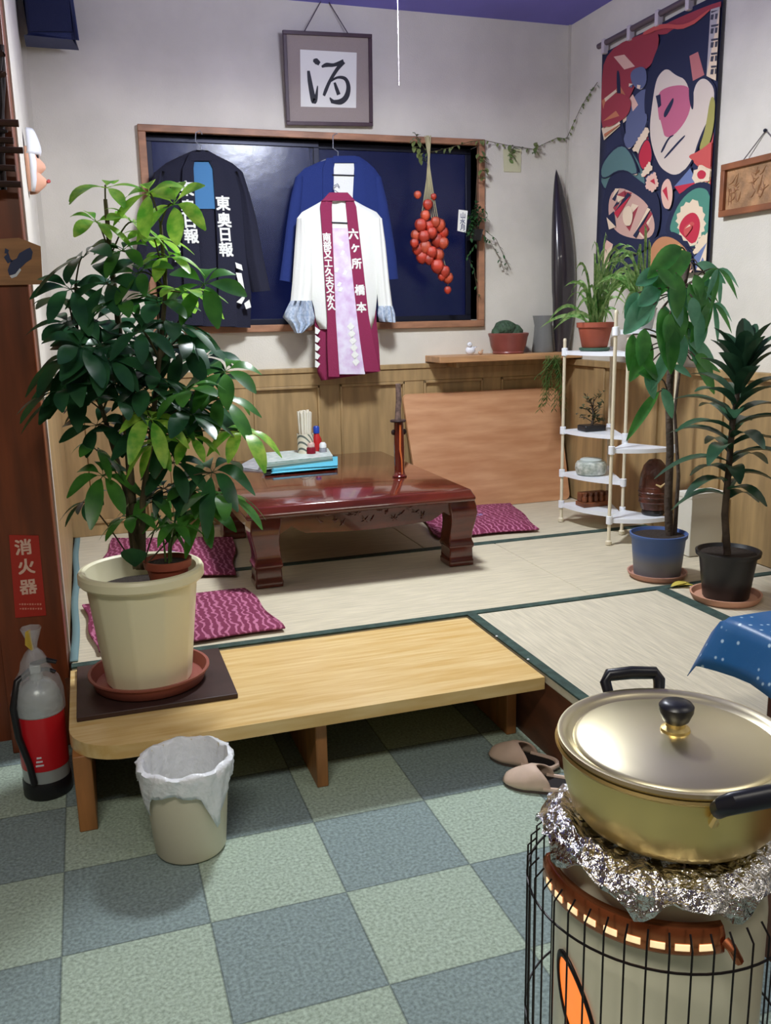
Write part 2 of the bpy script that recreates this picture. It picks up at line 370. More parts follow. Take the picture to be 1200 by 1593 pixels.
for cx, sx in ((.598, -1), (1.385, 1)):
    for cy, sy in ((3.275, -1), (4.10, 1)):
        table_leg(cx, cy, sx, sy).build('leg', M_lac, tb, bevel=.005, seg=2)
def apron(p0, p1, t, carve=True):
    p0, p1 = Vector(p0), Vector(p1); d = (p1-p0); L_ = d.length; d.normalize(); pts = []
    top = TZ-.052
    pts = [p0+Z_*top, p1+Z_*top]
    N = 28
    for i in range(N+1):
        u = 1-i/N; e = min(u, 1-u)
        drop = .085 if e < .02 else (.085-.03*math.sin(min(1, (e-.02)/.10)*PI)*1 if e < .12 else .085+.012*math.sin((e-.12)/.38*PI/2))
        pts.append(p0 + d*(L_*u) + Z_*(top-drop))
    return MB().prism(pts, t)
apron((.64, 3.225, 0), (1.36, 3.225, 0), (0, .03, 0)).build('apron', M_lac, tb)
apron((.64, 4.12, 0), (1.36, 4.12, 0), (0, .03, 0)).build('apron', M_lac, tb)
apron((.55, 3.33, 0), (.55, 4.05, 0), (.03, 0, 0)).build('apron', M_lac, tb)
apron((1.42, 3.33, 0), (1.42, 4.05, 0), (.03, 0, 0)).build('apron', M_lac, tb)
cv = MB(); R_ = random.Random(5)
for i in range(15):
    x = .80+.42*i/14; z = TZ-.052-.045+.02*math.sin(i*1.7)
    for k in range(3):
        a = R_.uniform(0, PI); L_ = R_.uniform(.008, .018)
        cv.tube([(x+L_*math.cos(a)*t, 3.2245-.002, z+L_*math.sin(a)*t+.006*t*t) for t in (-1, -.3, .3, 1)], [.0012, .0035, .0035, .0012], 6)
cv.build('carved_relief', M_lac2, tb)

# leaning board
M_pine = mat('board_wood', (214, 164, 124), rough=.4, var=(6, .14), rgb2=(192, 138, 98), stretch=(.6, 3, 4))
lb = MB(); bl, br_, tl, tr_ = Vector((1.585, 4.22, TAT+.002)), Vector((2.462, 4.22, TAT+.002)), Vector((1.545, 4.352, .845)), Vector((2.445, 4.352, .845))
def quadpt(u, v): return (bl*(1-u)+br_*u)*(1-v)+(tl*(1-u)+tr_*u)*v
pts = []
for (u, v, su, sv, a0) in ((0, 0, 1, 1, PI), (1, 0, -1, 1, 1.5*PI), (1, 1, -1, -1, 0), (0, 1, 1, -1, .5*PI)):
    for i in range(6):
        a = a0+PI/2*i/5; r = .05
        pts.append(quadpt(u+su*r*.7+r*.7*math.cos(a), v+sv*r+r*math.sin(a)))
lb.prism(pts, (0, .022, .004))
tag(lb.build('leaning_board', M_pine, bevel=.004), 'large bare wooden tabletop with rounded corners leaning on the wainscot', 'board')

# wall shelf
M_shelf = mat('shelf_wood', (206, 156, 108), rough=.45, var=(8, .18), stretch=(.5, 4, 4))
sh = thing('wall_shelf', (2.1, 4.3, 1.02), 'plain light wooden shelf fixed on the back wall above the leaning board', 'shelf')
SHZ = 1.042
MB().box((1.69, 4.20, SHZ-.032), (XW-.002, YW-.002, SHZ)).build('shelf_board', M_shelf, sh, bevel=.003)
for x in (1.80, 2.40): MB().box((x, 4.25, SHZ-.06), (x+.02, YW-.036, SHZ-.032)).build('bracket', M_wains, sh, bevel=.002)

# cushions
M_zab = wave_cloth('magenta_chevron_cloth', (122, 40, 74), (186, 110, 142), 13, 6)
def cushion(c, h, label, seed=0):
    R_ = random.Random(seed); c = [Vector((x, y, TAT+.003)) for x, y in c]; N = 14; top = []; bot = []
    for i in range(N+1):
        rt = []; rb = []
        for k in range(N+1):
            u, v = k/N, i/N; e = (1-abs(2*u-1)**4)*(1-abs(2*v-1)**4); e = e**.5
            uu = u + .012*math.sin(v*9+seed)*(1 if u in (0, 1) else 0); vv = v + .012*math.sin(u*8+seed)*(1 if v in (0, 1) else 0)
            p = (c[0]*(1-uu)+c[1]*uu)*(1-vv)+(c[3]*(1-uu)+c[2]*uu)*vv
            dm = 1-.25*math.exp(-((u-.5)**2+(v-.5)**2)*90)
            rt.append(p+Z_*(h*.35+h*.65*e*dm)); rb.append(p+Z_*(h*.35*(1-e)))
        top.append(rt); bot.append(rb)
    cz = (c[0]+c[2])/2
    t = thing('floor_cushion', (cz.x, cz.y, TAT), label, 'cushion', 'magenta floor cushions around the low table')
    b_ = MB().grid(top); b_.grid([list(reversed(r)) for r in bot])
    b_.build('cover', M_zab, t, angle=80)
    k = cz+Z_*(h*.80); tf = MB()
    for i in range(14):
        a = i*2.4; tf.tube([k, k+Vector((.02*math.cos(a), .02*math.sin(a), .006)), k+Vector((.03*math.cos(a), .03*math.sin(a), .003))], .0012, 5)
    tf.build('tuft', M_tuft, t)
    e_ = MB(); loop = [top[0][k] for k in range(N+1)]+[top[i][N] for i in range(1, N+1)]+[top[N][N-k] for k in range(1, N+1)]+[top[N-i][0] for i in range(1, N+1)]
    e_.tube(loop, .0045, 6); e_.build('piping', M_zab, t)
M_tuft = mat('tuft_thread', (166, 140, 190), rough=.8)
cushion([(-.035, 2.72), (.54, 2.725), (.50, 3.20), (-.075, 3.22)], .035, 'magenta floor cushion in front, behind the white flowerpot by the bench', 1)
cushion([(-.04, 3.56), (.49, 3.42), (.585, 4.02), (.06, 4.22)], .035, 'magenta floor cushion at the left end of the low table', 2)
cushion([(1.46, 3.655), (1.945, 3.62), (2.085, 4.19), (1.55, 4.19)], .038, 'magenta floor cushion between the low table and the leaning board', 3)

# ================================================================ WALL HANGINGS
M_frame = mat('dark_frame_wood', (74, 52, 62), rough=.45, var=(10, .2))
M_card = mat('white_card', (232, 232, 224), rough=.7)
M_mount = mat('mount_fabric', (158, 146, 140), rough=.9, bump=(220, .3))
M_ink = mat('black_ink', (24, 26, 36), rough=.6)
def frame_axes(TL, TR, BR, BL):
    o = BL; ux = (BR-BL); uz = (TL-BL); W_, H_ = ((BR-BL).length+(TR-TL).length)/2, ((TL-BL).length+(TR-BR).length)/2
    ux = ux.normalized(); uz = (uz-ux*uz.dot(ux)).normalized(); return o, ux, uz, ux.cross(uz), W_, H_
def framed(root, o, ux, uz, n_, W_, H_, fw, th, mfr, minn):
    """n_ points away from the wall towards the room is -(ux x uz) here; th is thickness"""
    out = n_
    f = MB(); P = lambda x, z, d: o+ux*x+uz*z+out*d
    def bar(x0, z0, x1, z1): f.obox(P((x0+x1)/2, (z0+z1)/2, th/2), ux*(x1-x0)/2, out*th/2, uz*(z1-z0)/2)
    bar(0, 0, W_, fw); bar(0, H_-fw, W_, H_); bar(0, fw, fw, H_-fw); bar(W_-fw, fw, W_, H_-fw)
    fo = f.build('frame', mfr, root, bevel=.002)
    MB().obox(P(W_/2, H_/2, th*.3), ux*(W_/2-fw), out*th*.1, uz*(H_/2-fw)).build('backing', minn, root)
    return P
Yt, Yb = 4.335, 4.385
o, ux, uz, nn, W_, H_ = frame_axes(at_y(437, 46, Yt), at_y(578, 55, Yt), at_y(577, 197, Yb), at_y(445, 195, Yb))
out = ux.cross(uz)
if out.y > 0: out = -out
cf = thing('calligraphy_frame', o, 'dark framed white card with one black brush character, above the window', 'framed calligraphy')
P = framed(cf, o, ux, uz, out, W_, H_, .017, .018, M_frame, M_mount)
def pxP(px, py, d):                       # picture pixel onto the tilted frame's own face
    r = ray(px, py); pl = P(0, 0, d); t = (pl-CAM).dot(out)/r.dot(out); return CAM+r*t
cdm = MB(); q = [pxP(x, y, .0075) for x, y in ((468, 166), (554, 168), (555, 82), (467, 77))]
cdm.prism(q, out*.002).build('card', M_card, cf)
def brush(mb, pts, ws, d, conv):
    n_ = len(pts)
    C = [conv(x, y, d) for x, y in pts]; row = []
    sc = (conv(500, 100, d)-conv(501, 100, d)).length
    for i in range(n_):
        t = (C[min(i+1, n_-1)]-C[max(i-1, 0)]).normalized(); s_ = t.cross(out).normalized(); w = ws[i]*sc/2
        row.append([C[i]-s_*w, C[i]+s_*w])
    mb.grid(row)
def smooth_pts(pts, ws, n_=5):
    P_, W2 = [], []
    for i in range(len(pts)-1):
        p0, p1, p2, p3 = pts[max(i-1, 0)], pts[i], pts[i+1], pts[min(i+2, len(pts)-1)]
        for k in range(n_):
            t = k/n_; a = [.5*((2*p1[j])+(-p0[j]+p2[j])*t+(2*p0[j]-5*p1[j]+4*p2[j]-p3[j])*t*t+(-p0[j]+3*p1[j]-3*p2[j]+p3[j])*t**3) for j in (0, 1)]
            P_.append(tuple(a)); W2.append(ws[i]*(1-t)+ws[i+1]*t)
    return P_+[pts[-1]], W2+[ws[-1]]
z2 = lambda pts: [(400+x/3, y/3) for x, y in pts]
ink = MB(); li = 0
for pts, ws in (([(262, 283), (276, 286), (292, 298)], [2, 6.5, 4]), ([(240, 330), (246, 375), (256, 430), (266, 472), (276, 452), (283, 400)], [3, 5, 6, 6.5, 4, 1]),
                ([(302, 312), (325, 303), (360, 303), (405, 287)], [2, 4.5, 3.5, 5]), ([(405, 287), (375, 322), (342, 375), (322, 420), (312, 447)], [5, 4, 3.5, 4, 3]),
                ([(335, 385), (375, 362), (412, 368), (427, 405), (418, 450), (390, 475), (345, 474)], [2, 2.5, 4, 5, 6, 6, 3]),
                ([(362, 385), (371, 412), (382, 442)], [2.5, 4, 4.5]), ([(340, 455), (350, 470), (365, 478)], [1, 4, 3])):
    p_, w_ = smooth_pts(z2(pts), [w*1.35 for w in ws]); brush(ink, p_, w_, .0099+.00012*li, pxP); li += 1
ink.build('brush_lettering', M_ink, cf)
ap = at_y(505, -8, YW-.004)
MB().tube([P(.10, H_-.006, .004), ap], .0022, 6).tube([ap, P(W_-.11, H_-.006, .004)], .0022, 6).build('cord', mat('cord_dark', (70, 58, 70)), cf)

# carved frame on the right wall
M_cfr = mat('carved_frame_wood', (150, 92, 58), rough=.5, var=(10, .2)); M_cin = mat('carved_panel', (184, 140, 98), rough=.6, var=(20, .25), bump=(60, .5))
rf = thing('carved_plaque', (XW-.02, 2.92, 1.7), 'brown framed wooden plaque with carved figures hung on a cord, right wall', 'plaque')
o = Vector((XW-.004, 3.14, 1.607)); P = framed(rf, o, -Y_, Z_, -X_, .44, .200, .024, .025, M_cfr, M_cin)
R_ = random.Random(9)
M_cvd = mat('carving_dark', (146, 102, 66), rough=.6)
for i in range(3):
    cg = MB()
    for k in range(16):
        cy_, cz_ = .075+.135*i+R_.uniform(-.035, .035), .10+R_.uniform(-.045, .045); a = R_.uniform(0, PI); l_ = R_.uniform(.01, .03)
        cg.tube([P(cy_+l_*math.cos(a)*t, cz_+l_*math.sin(a)*t+.008*t*t, .0105) for t in (-1, 0, 1)], [.001, .0035, .001], 5)
    cg.build('carving', M_cvd, rf)

nl = at_x(1192, 203, XW-.003)
MB().tube([P(.11, .197, .012), nl], .0022, 6).tube([nl, P(.33, .197, .012)], .0022, 6).build('cord', mat('grey_cord', (110, 104, 104)), rf)
MB().sphere(nl-X_*.004, .007, 10).build('nail', M_sash, rf)

# ---- kabuki style hanging banner on the right wall
bn = thing('hanging_banner', (XW-.02, 3.63, 1.9), 'tall colourful printed cloth banner of a large warrior face, right wall', 'banner')
BX = XW-.022
M_b = {k: mat('banner_'+k, c, rough=.85) for k, c in dict(navy=(40, 46, 78), red=(158, 58, 70), orange=(196, 122, 88), slate=(92, 100, 134), teal=(88, 122, 122), hair=(30, 36, 66), face=(214, 200, 186), pink=(190, 100, 128),
    ear=(186, 112, 112), olive=(160, 154, 84), coral=(198, 84, 80), cream=(228, 206, 178), crimson=(190, 44, 66), blue=(104, 120, 164), green=(76, 136, 118), pale=(226, 184, 166), yellow=(214, 196, 112), grey=(64, 64, 78), label=(176, 170, 172), dome=(190, 132, 92), skin=(204, 164, 150)).items()}
bk = list(M_b); cloth = MB()
def z3(x, y): return (800+x/3, y/3)
def bpt(x, y, d=0): p = at_x(*z3(x, y), BX); return Vector((BX-d, p.y, p.z))
TLb, TRb, BLb, BRb = bpt(430, 235), bpt(1003, -12), bpt(398, 1300), bpt(903, 1350)
y_l, y_r, z_t, z_b = 4.062, 3.195, 2.455, 1.40
rows = [[Vector((BX+.006*math.sin(k*1.3+i*.4)*.5+.003, y_l+(y_r-y_l)*k/12, z_t+(z_b-z_t)*i/12)) for k in range(13)] for i in range(13)]
cloth.grid(rows).build('banner_cloth', M_b['navy'], bn, solid=.002)
art = MB(); ln = [0]
def chaikin(pts, it=2):
    for _ in range(it):
        q = []
        for i in range(len(pts)):
            a, c = pts[i], pts[(i+1) % len(pts)]; q += [(a[0]*.75+c[0]*.25, a[1]*.75+c[1]*.25), (a[0]*.25+c[0]*.75, a[1]*.25+c[1]*.75)]
        pts = q
    return pts
def A(col, pts, scal=0, lift=0, line=0):
    if line:
        c = Vector((sum(p[0] for p in pts)/len(pts), sum(p[1] for p in pts)/len(pts))); A('hair', [tuple(Vector(p)+(Vector(p)-c).normalized()*line) for p in pts])
    ln[0] += 1
    if not scal and  len(pts) > 4: pts = chaikin(pts)
    if scal:
        c = Vector((sum(p[0] for p in pts)/len(pts), sum(p[1] for p in pts)/len(pts))); q = []
        for i in range(len(pts)):
            a, c2 = Vector(pts[i]), Vector(pts[(i+1) % len(pts)]); L_ = max(1, int((c2-a).length/scal))
            for k in range(L_):
                p = a+(c2-a)*k/L_; q.append(tuple(p)); m_ = a+(c2-a)*(k+.5)/L_; q.append(tuple(m_+(m_-c).normalized()*scal*.45))
        pts = q
    vs = []
    for p in pts:
        w = bpt(*p, d=.0055+.00008*ln[0]); w.y = min(w.y, y_l); w.y = max(w.y, y_r); w.z = min(max(w.z, z_b), z_t); vs.append(w)
    art.poly(vs, bk.index(col))
A('red', [(430, 235), (640, 140), (690, 160), (660, 290), (600, 340), (560, 420), (500, 560), (415, 650), (410, 420)])
A('red', [(640, 140), (1000, -12), (990, 30), (900, 70), (800, 130), (690, 170)])
A('orange', [(415, 470), (500, 400), (540, 470), (430, 560)]); A('cream', [(414, 600), (520, 520), (548, 545), (425, 655)])
A('pale', [(470, 265), (520, 255), (570, 310), (520, 325)])
A('hair', [(560, 340), (640, 310), (640, 420), (590, 420), (550, 390)]); A('slate', [(540, 470), (640, 390), (640, 580), (560, 690), (520, 640)])
A('pale', [(545, 460), (560, 440), (585, 490), (560, 520)])
A('teal', [(415, 760), (520, 655), (610, 790), (620, 900), (412, 900)], line=12); A('cream', [(560, 700), (600, 640), (640, 590), (650, 640), (600, 720)])
A('red', [(575, 705), (645, 600), (670, 740), (650, 810), (600, 790)])
A('hair', [(480, 330), (500, 330), (505, 480), (520, 620), (560, 720), (600, 800), (590, 815), (530, 720), (500, 620)])
A('hair', [(612, 480), (625, 380), (650, 290), (690, 190), (750, 130), (825, 120), (905, 60), (985, 20), (985, 100), (935, 390), (865, 430), (845, 520), (815, 410), (722, 335), (672, 390), (652, 560), (622, 570)])
A('face', [(668, 380), (690, 340), (722, 318), (760, 352), (812, 372), (838, 480), (850, 400), (880, 365), (912, 372), (946, 420), (932, 520), (872, 640), (842, 740), (800, 800), (755, 820), (712, 800), (682, 770), (650, 690), (638, 600), (652, 480)], line=12)
A('pink', [(672, 440), (720, 405), (800, 395), (835, 420), (832, 510), (800, 580), (745, 640), (705, 640), (682, 560)])
A('face', [(676, 560), (690, 560), (715, 660), (690, 690)])
A('hair', [(668, 448), (690, 440), (694, 492), (680, 505)]); A('hair', [(704, 530), (726, 490), (752, 450), (752, 480), (722, 540), (708, 552)])
A('hair', [(825, 360), (845, 400), (846, 500), (838, 518), (822, 460)])
A('ear', [(826, 262), (866, 242), (896, 350), (842, 378)])
A('hair', [(688, 712), (726, 640), (752, 628), (752, 634), (730, 648), (700, 714)]); A('hair', [(704, 738), (770, 662), (806, 628), (806, 638), (776, 670), (712, 742)])
A('olive', [(925, 440), (950, 470), (938, 610), (908, 705), (865, 705), (900, 610)])
A('coral', [(950, 425), (978, 415), (958, 830), (850, 770), (842, 740), (866, 715), (912, 712), (945, 610)])
A('hair', [(640, 690), (680, 790), (752, 832), (830, 770), (842, 790), (770, 880), (700, 905), (600, 815)])
A('slate', [(620, 830), (660, 800), (700, 880), (640, 890)])
A('pale', [(690, 870), (730, 820), (752, 900), (735, 985), (700, 965)]); A('crimson', [(700, 890), (720, 870), (728, 940), (706, 950)])
A('blue', [(756, 870), (830, 785), (862, 850), (780, 905)])
A('cream', [(845, 810), (885, 770), (935, 790), (940, 850), (890, 870), (850, 850)], 22); A('crimson', [(865, 815), (895, 795), (920, 830), (880, 850)])
A('yellow', [(915, 850), (952, 820), (945, 895), (912, 890)])
A('hair', [(700, 1090), (760, 925), (850, 850), (925, 850), (950, 905), (935, 1130), (850, 1180), (760, 1100)])
A('green', [(725, 1080), (775, 945), (850, 875), (908, 880), (922, 920), (938, 915), (928, 1100), (850, 1150), (770, 1085)], line=12)
A('cream', [(770, 1020), (800, 960), (855, 935), (890, 990), (895, 1060), (870, 1110), (845, 1150), (790, 1100)], 26)
A('crimson', [(772, 1070), (800, 1010), (850, 985), (880, 1030), (872, 1100), (845, 1148), (800, 1105)]); A('coral', [(815, 1060), (835, 1030), (855, 1045), (835, 1060), (822, 1090)])
A('hair', [(412, 1210), (420, 880), (500, 765), (600, 850), (690, 900), (690, 1090), (600, 1190)])
A('skin', [(450, 920), (490, 870), (570, 900), (640, 960), (672, 1060), (640, 1120), (540, 1110), (480, 1080), (448, 1020)], line=12)
A('red', [(490, 980), (530, 895), (560, 900), (500, 1020)]); A('cream', [(520, 1040), (560, 950), (590, 960), (548, 1080)]); A('red', [(590, 1090), (640, 980), (655, 1000), (610, 1110)])
A('hair', [(470, 970), (495, 930), (500, 950), (480, 985)]); A('cream', [(465, 930), (480, 880), (500, 880), (480, 940)])
A('pale', [(410, 1200), (440, 1120), (470, 1140), (440, 1260)])
A('dome', [(640, 1160), (690, 1100), (760, 1110), (830, 1180), (840, 1290), (640, 1290)], line=12); A('yellow', [(740, 1160), (780, 1140), (820, 1190), (760, 1220)])
A('cream', [(845, 1180), (880, 1110), (922, 1085), (915, 1180)], 20); A('blue', [(850, 1200), (918, 1130), (908, 1290), (860, 1260)]); A('cream', [(868, 1250), (890, 1200), (906, 1240)])
A('label', [(928, 45), (985, 25), (972, 370), (908, 355)])
for i, zz in enumerate((75, 140, 205, 270, 330)):
    for q in ([(930, zz-22), (966, zz-28), (963, zz-18), (931, zz-12)], [(930, zz-6), (944, zz-8), (940, zz+18), (927, zz+18)], [(950, zz-10), (962, zz-12), (958, zz+14), (948, zz+16)]): A('grey', q)
def B(col, pts, scal=0, line=0): A(col, [((918+x/3.654-800)*3, y/3.654*3) for x, y in pts], scal, 0, line)
B('coral', [(310, 185), (420, 130), (560, 150), (700, 45), (690, 70), (560, 175), (430, 155), (320, 205)])
B('red', [(90, 570), (170, 520), (250, 560), (240, 640), (190, 690), (80, 740)]); B('orange', [(85, 690), (160, 630), (180, 660), (90, 730)])
B('cream', [(92, 762), (180, 690), (186, 704), (95, 780)]); B('cream', [(95, 560), (160, 510), (166, 522), (100, 580)])
B('slate', [(240, 400), (330, 370), (340, 470), (300, 520), (250, 480)]); B('cream', [(235, 475), (258, 478), (252, 500), (234, 494)]); B('cream', [(282, 482), (302, 486), (296, 508), (280, 502)])
B('slate', [(200, 760), (330, 620), (345, 700), (250, 850), (215, 840)])
B('cream', [(255, 850), (330, 725), (350, 745), (300, 870)], 16); B('crimson', [(288, 870), (345, 770), (372, 900), (330, 970), (300, 950)], 0, 6); B('cream', [(305, 995), (350, 920), (368, 960), (322, 1005)], 14)
B('teal', [(78, 930), (190, 810), (258, 890), (290, 1010), (190, 950), (78, 1030)], 0, 8)
B('pale', [(340, 1010), (385, 980), (402, 1050), (372, 1092), (332, 1066)], 12); B('crimson', [(355, 1030), (380, 1015), (386, 1050), (365, 1068)])
B('hair', [(150, 1210), (228, 1095), (248, 1108), (168, 1240)]); B('cream', [(262, 1335), (342, 1180), (358, 1190), (278, 1348)], 0, 5); B('hair', [(108, 1235), (150, 1200), (162, 1290), (122, 1305)])
B('cream', [(196, 1200), (236, 1160), (262, 1210), (246, 1290), (206, 1280)]); B('red', [(166, 1110), (214, 1082), (212, 1122), (172, 1152)]); B('red', [(292, 1310), (330, 1260), (352, 1300), (322, 1345)])
B('coral', [(560, 890), (640, 860), (735, 780), (730, 960), (690, 960), (640, 930)]); B('cream', [(606, 990), (640, 950), (700, 975), (690, 1030), (640, 1030)], 14); B('crimson', [(622, 985), (650, 962), (682, 985), (664, 1020), (632, 1018)])
B('coral', [(545, 1300), (580, 1265), (602, 1290), (572, 1330), (556, 1350)]); B('cream', [(556, 1300), (582, 1276), (588, 1284), (566, 1312)])
art.build('printed_figure', [M_b[k] for k in bk], bn, smooth=False)
MB().tube([(BX-.006, y_l+.02, z_t+.035), (BX-.006, y_r-.03, z_t+.035)], .013, 12).build('rod', mat('banner_rod', (96, 82, 88), rough=.5), bn)
M_loop = mat('white_loop', (206, 196, 200), rough=.8)
for px_, py_ in ((943, 80), (983, 59), (1027, 33), (1075, 8), (1122, -16)):
    y = at_x(px_, py_, BX).y
    MB().box((BX-.021, y-.012, z_t-.012), (BX+.009, y+.012, z_t+.052)).build('loop', M_loop, bn, bevel=.004)

# ================================================================ FESTIVAL COATS
YC = 4.335
def panel(rows, Y, bulge, back=.012, n=14, folds=0, fk=5, ph=0):
    """lens-shaped garment piece from picture rows (y, x_left, x_right)"""
    R = []
    full = []
    for i in range(len(rows)-1):
        a, b_ = rows[i], rows[i+1]; k_ = max(1, int(abs(b_[0]-a[0])/9))
        for k in range(k_): t = k/k_; full.append([a[j]*(1-t)+b_[j]*t for j in range(len(a))])
    full.append(rows[-1])
    for r in full:
        yl = r[0]; yr = r[3] if len(r) > 3 else r[0]
        a, b_ = at_y(r[1], yl, Y), at_y(r[2], yr, Y); row = []
        for k in range(n+1):
            u = k/n; p = a.lerp(b_, u); p.y = Y - bulge*math.sin(PI*u)**.5 - folds*math.sin(PI*u)*math.sin(u*fk*PI+ph+r[0]*.008); row.append(p)
        for k in range(n, -1, -1):
            u = k/n; p = a.lerp(b_, u); p.y = Y + back*math.sin(PI*u)**.5; row.append(p)
        R.append(row)
    mb = MB(); mb.grid(R, close=True); N_ = len(R[0])
    for base in (0, (len(R)-1)*N_):
        for k in range(n): mb.f.append([base+k, base+k+1, base+2*n+1-k-1, base+2*n+1-k]); mb.m.append(0)
    return mb
def strip(pts, Y, th=.006):
    """band from picture (x_left, x_right, y) rows, standing proud"""
    mb = MB(); R = []
    for xl, xr, y in pts:
        a, b_ = at_y(xl, y, Y), at_y(xr, y, Y); R.append([a, a-Y_*th, (a+b_)/2-Y_*th*1.2, b_-Y_*th, b_])
    return mb.grid(R)
def px_text(root, chars, Y, size_px, bold=.06):
    s_ = (at_y(500, 400, Y)-at_y(501, 400, Y)).length
    for ch, x, y in chars: MB().text(ch, at_y(x, y, Y), X_, Z_-X_*.03, size_px*s_*1.05, bold=bold).build('printed_character', M_white, root, smooth=False)
def hanger(root, cx, cy_, wx, ytop, Y, mt):
    h = MB(); a = at_y(cx, cy_, Y)
    h.tube([at_y(cx, cy_+10, Y), at_y(cx, cy_, Y), at_y(cx-8, cy_-5, Y)-Y_*.005, at_y(cx-7, ytop+4, Y)+Y_*.01, at_y(cx, ytop, Y)+Y_*.02, at_y(cx+4, ytop+5, Y)+Y_*.03], .0024, 8)
    h.tube([at_y(cx-wx, cy_+34, Y), at_y(cx-wx*.4, cy_+14, Y), at_y(cx, cy_+9, Y), at_y(cx+wx*.4, cy_+15, Y), at_y(cx+wx, cy_+36, Y)], .005, 8)
    h.build('hanger', mt, root)
M_navy = mat('dark_navy_cloth', (24, 26, 46), rough=.9, bump=(250, .3)); M_blue = mat('royal_navy_cloth', (26, 46, 110), rough=.9, bump=(250, .3))
M_white = mat('white_cotton', (232, 234, 228), rough=.85, bump=(120, .15)); M_maroon = mat('maroon_cloth', (136, 34, 76), rough=.85, bump=(220, .25))
M_lil = mat('lilac_print', (206, 176, 214), rough=.85, var=(22, .1), rgb2=(226, 220, 236)); M_lin = mat('blue_lining', (66, 120, 168), rough=.85)
M_clear = mat('clear_plastic_hook', (200, 205, 215), rough=.15, trans=.6); M_dots = mat('cuff_print', (200, 210, 222), rough=.85, var=(90, .3), rgb2=(150, 168, 192))
# dark coat
dcoat = thing('happi_coat', at_y(312, 240, YC), 'black happi coat with white characters and blue lining, window left half', 'coat', 'festival coats hung before the window')
panel([(236, 296, 326), (243, 280, 340), (254, 258, 362), (266, 243, 376), (300, 243, 385), (400, 248, 390), (460, 252, 391), (505, 256, 390, 510)], YC, .045, folds=.007, fk=7).build('body', M_navy, dcoat, angle=80)
panel([(268, 358, 378), (300, 370, 388), (340, 374, 399), (400, 380, 410), (455, 392, 421, 452)], YC-.004, .03, folds=.005, fk=3).build('sleeve', M_navy, dcoat, angle=80)
panel([(268, 240, 258), (300, 231, 254), (340, 222, 252), (400, 210, 246), (452, 199, 228, 455)], YC-.004, .03, folds=.005, fk=3).build('sleeve', M_navy, dcoat, angle=80)
YD = YC-.056
strip([(299, 333, 252), (300, 334, 290), (304, 335, 325)], YD+.006, .003).build('lining', M_lin, dcoat)
strip([(294, 304, 240), (284, 301, 262), (282, 304, 320), (285, 311, 400), (288, 316, 506)], YD+.002).build('lapel', M_navy, dcoat)
strip([(319, 329, 240), (331, 346, 262), (335, 359, 320), (339, 365, 400), (341, 369, 508)], YD+.002).build('lapel', M_navy, dcoat)
strip([(296, 326, 237), (294, 329, 251)], YD+.005, .012).build('collar', M_navy, dcoat)
px_text(dcoat, [('東', 347, 316), ('奥', 349, 342), ('日', 350.5, 365), ('報', 352, 388), ('東', 290, 293), ('奥', 293, 322), ('日', 295.5, 344), ('報', 298, 367)], YD-.0075, 20)
mo = MB()
for pts in ([(366, 408), (376, 412), (378, 421), (368, 417)], [(367, 424), (376, 425), (381, 452), (373, 447)], [(368, 470), (380, 459), (381, 464), (376, 473)], [(380, 472), (388, 466), (391, 478), (383, 481)],
            [(290, 381), (297, 388), (299, 402), (286, 400), (293, 393)], [(288, 404), (297, 405), (296, 413), (287, 411)], [(290, 417), (298, 414), (299, 424), (291, 423)], [(287, 440), (292, 430), (300, 426), (296, 438)], [(274, 393), (281, 390), (280, 408), (272, 407)], [(296, 443), (303, 438), (303, 447)]):
    MB().poly([at_y(x, y, YC-.0585) for x, y in pts]).build('printed_motif', M_white, dcoat, smooth=False)
hanger(dcoat, 312, 226, 50, 202, YC, M_clear)
# navy coat behind
ncoat = thing('happi_coat', at_y(530, 245, YC), 'royal navy coat with white neck lining hung behind the white coat', 'coat', 'festival coats hung before the window')
YN = YC+.024
panel([(244, 519, 560), (252, 496, 572), (262, 474, 583), (275, 461, 592), (310, 458, 598), (380, 456, 600), (440, 458, 600)], YN, .022, .008, folds=.004, fk=6).build('body', M_blue, ncoat, angle=80)
panel([(275, 460, 472), (310, 452, 470), (350, 446, 466), (400, 440, 462), (436, 435, 456, 440)], YN-.004, .016, .008).build('sleeve', M_blue, ncoat, angle=80)
panel([(275, 582, 593), (310, 584, 602), (350, 588, 609), (400, 592, 617), (436, 594, 620, 434)], YN-.004, .016, .008).build('sleeve', M_blue, ncoat, angle=80)
strip([(520, 551, 254), (517, 551, 270), (518, 550, 288), (524, 549, 312)], YN-.022, .003).build('lining', M_white, ncoat)
strip([(508, 522, 246), (502, 519, 262), (502, 519, 300), (504, 521, 350)], YN-.022, .006).build('lapel', M_blue, ncoat)
strip([(550, 560, 246), (551, 566, 262), (549, 568, 300), (547, 570, 350)], YN-.022, .006).build('lapel', M_blue, ncoat)
strip([(518, 553, 243), (516, 555, 254)], YN-.02, .010).build('collar', M_blue, ncoat)
hanger(ncoat, 526, 236, 55, 206, YN, M_clear)
MB().tube([at_y(517, 272, YN-.03), at_y(552, 273, YN-.03)], .003, 8).build('hanger_bar', M_sash, ncoat)
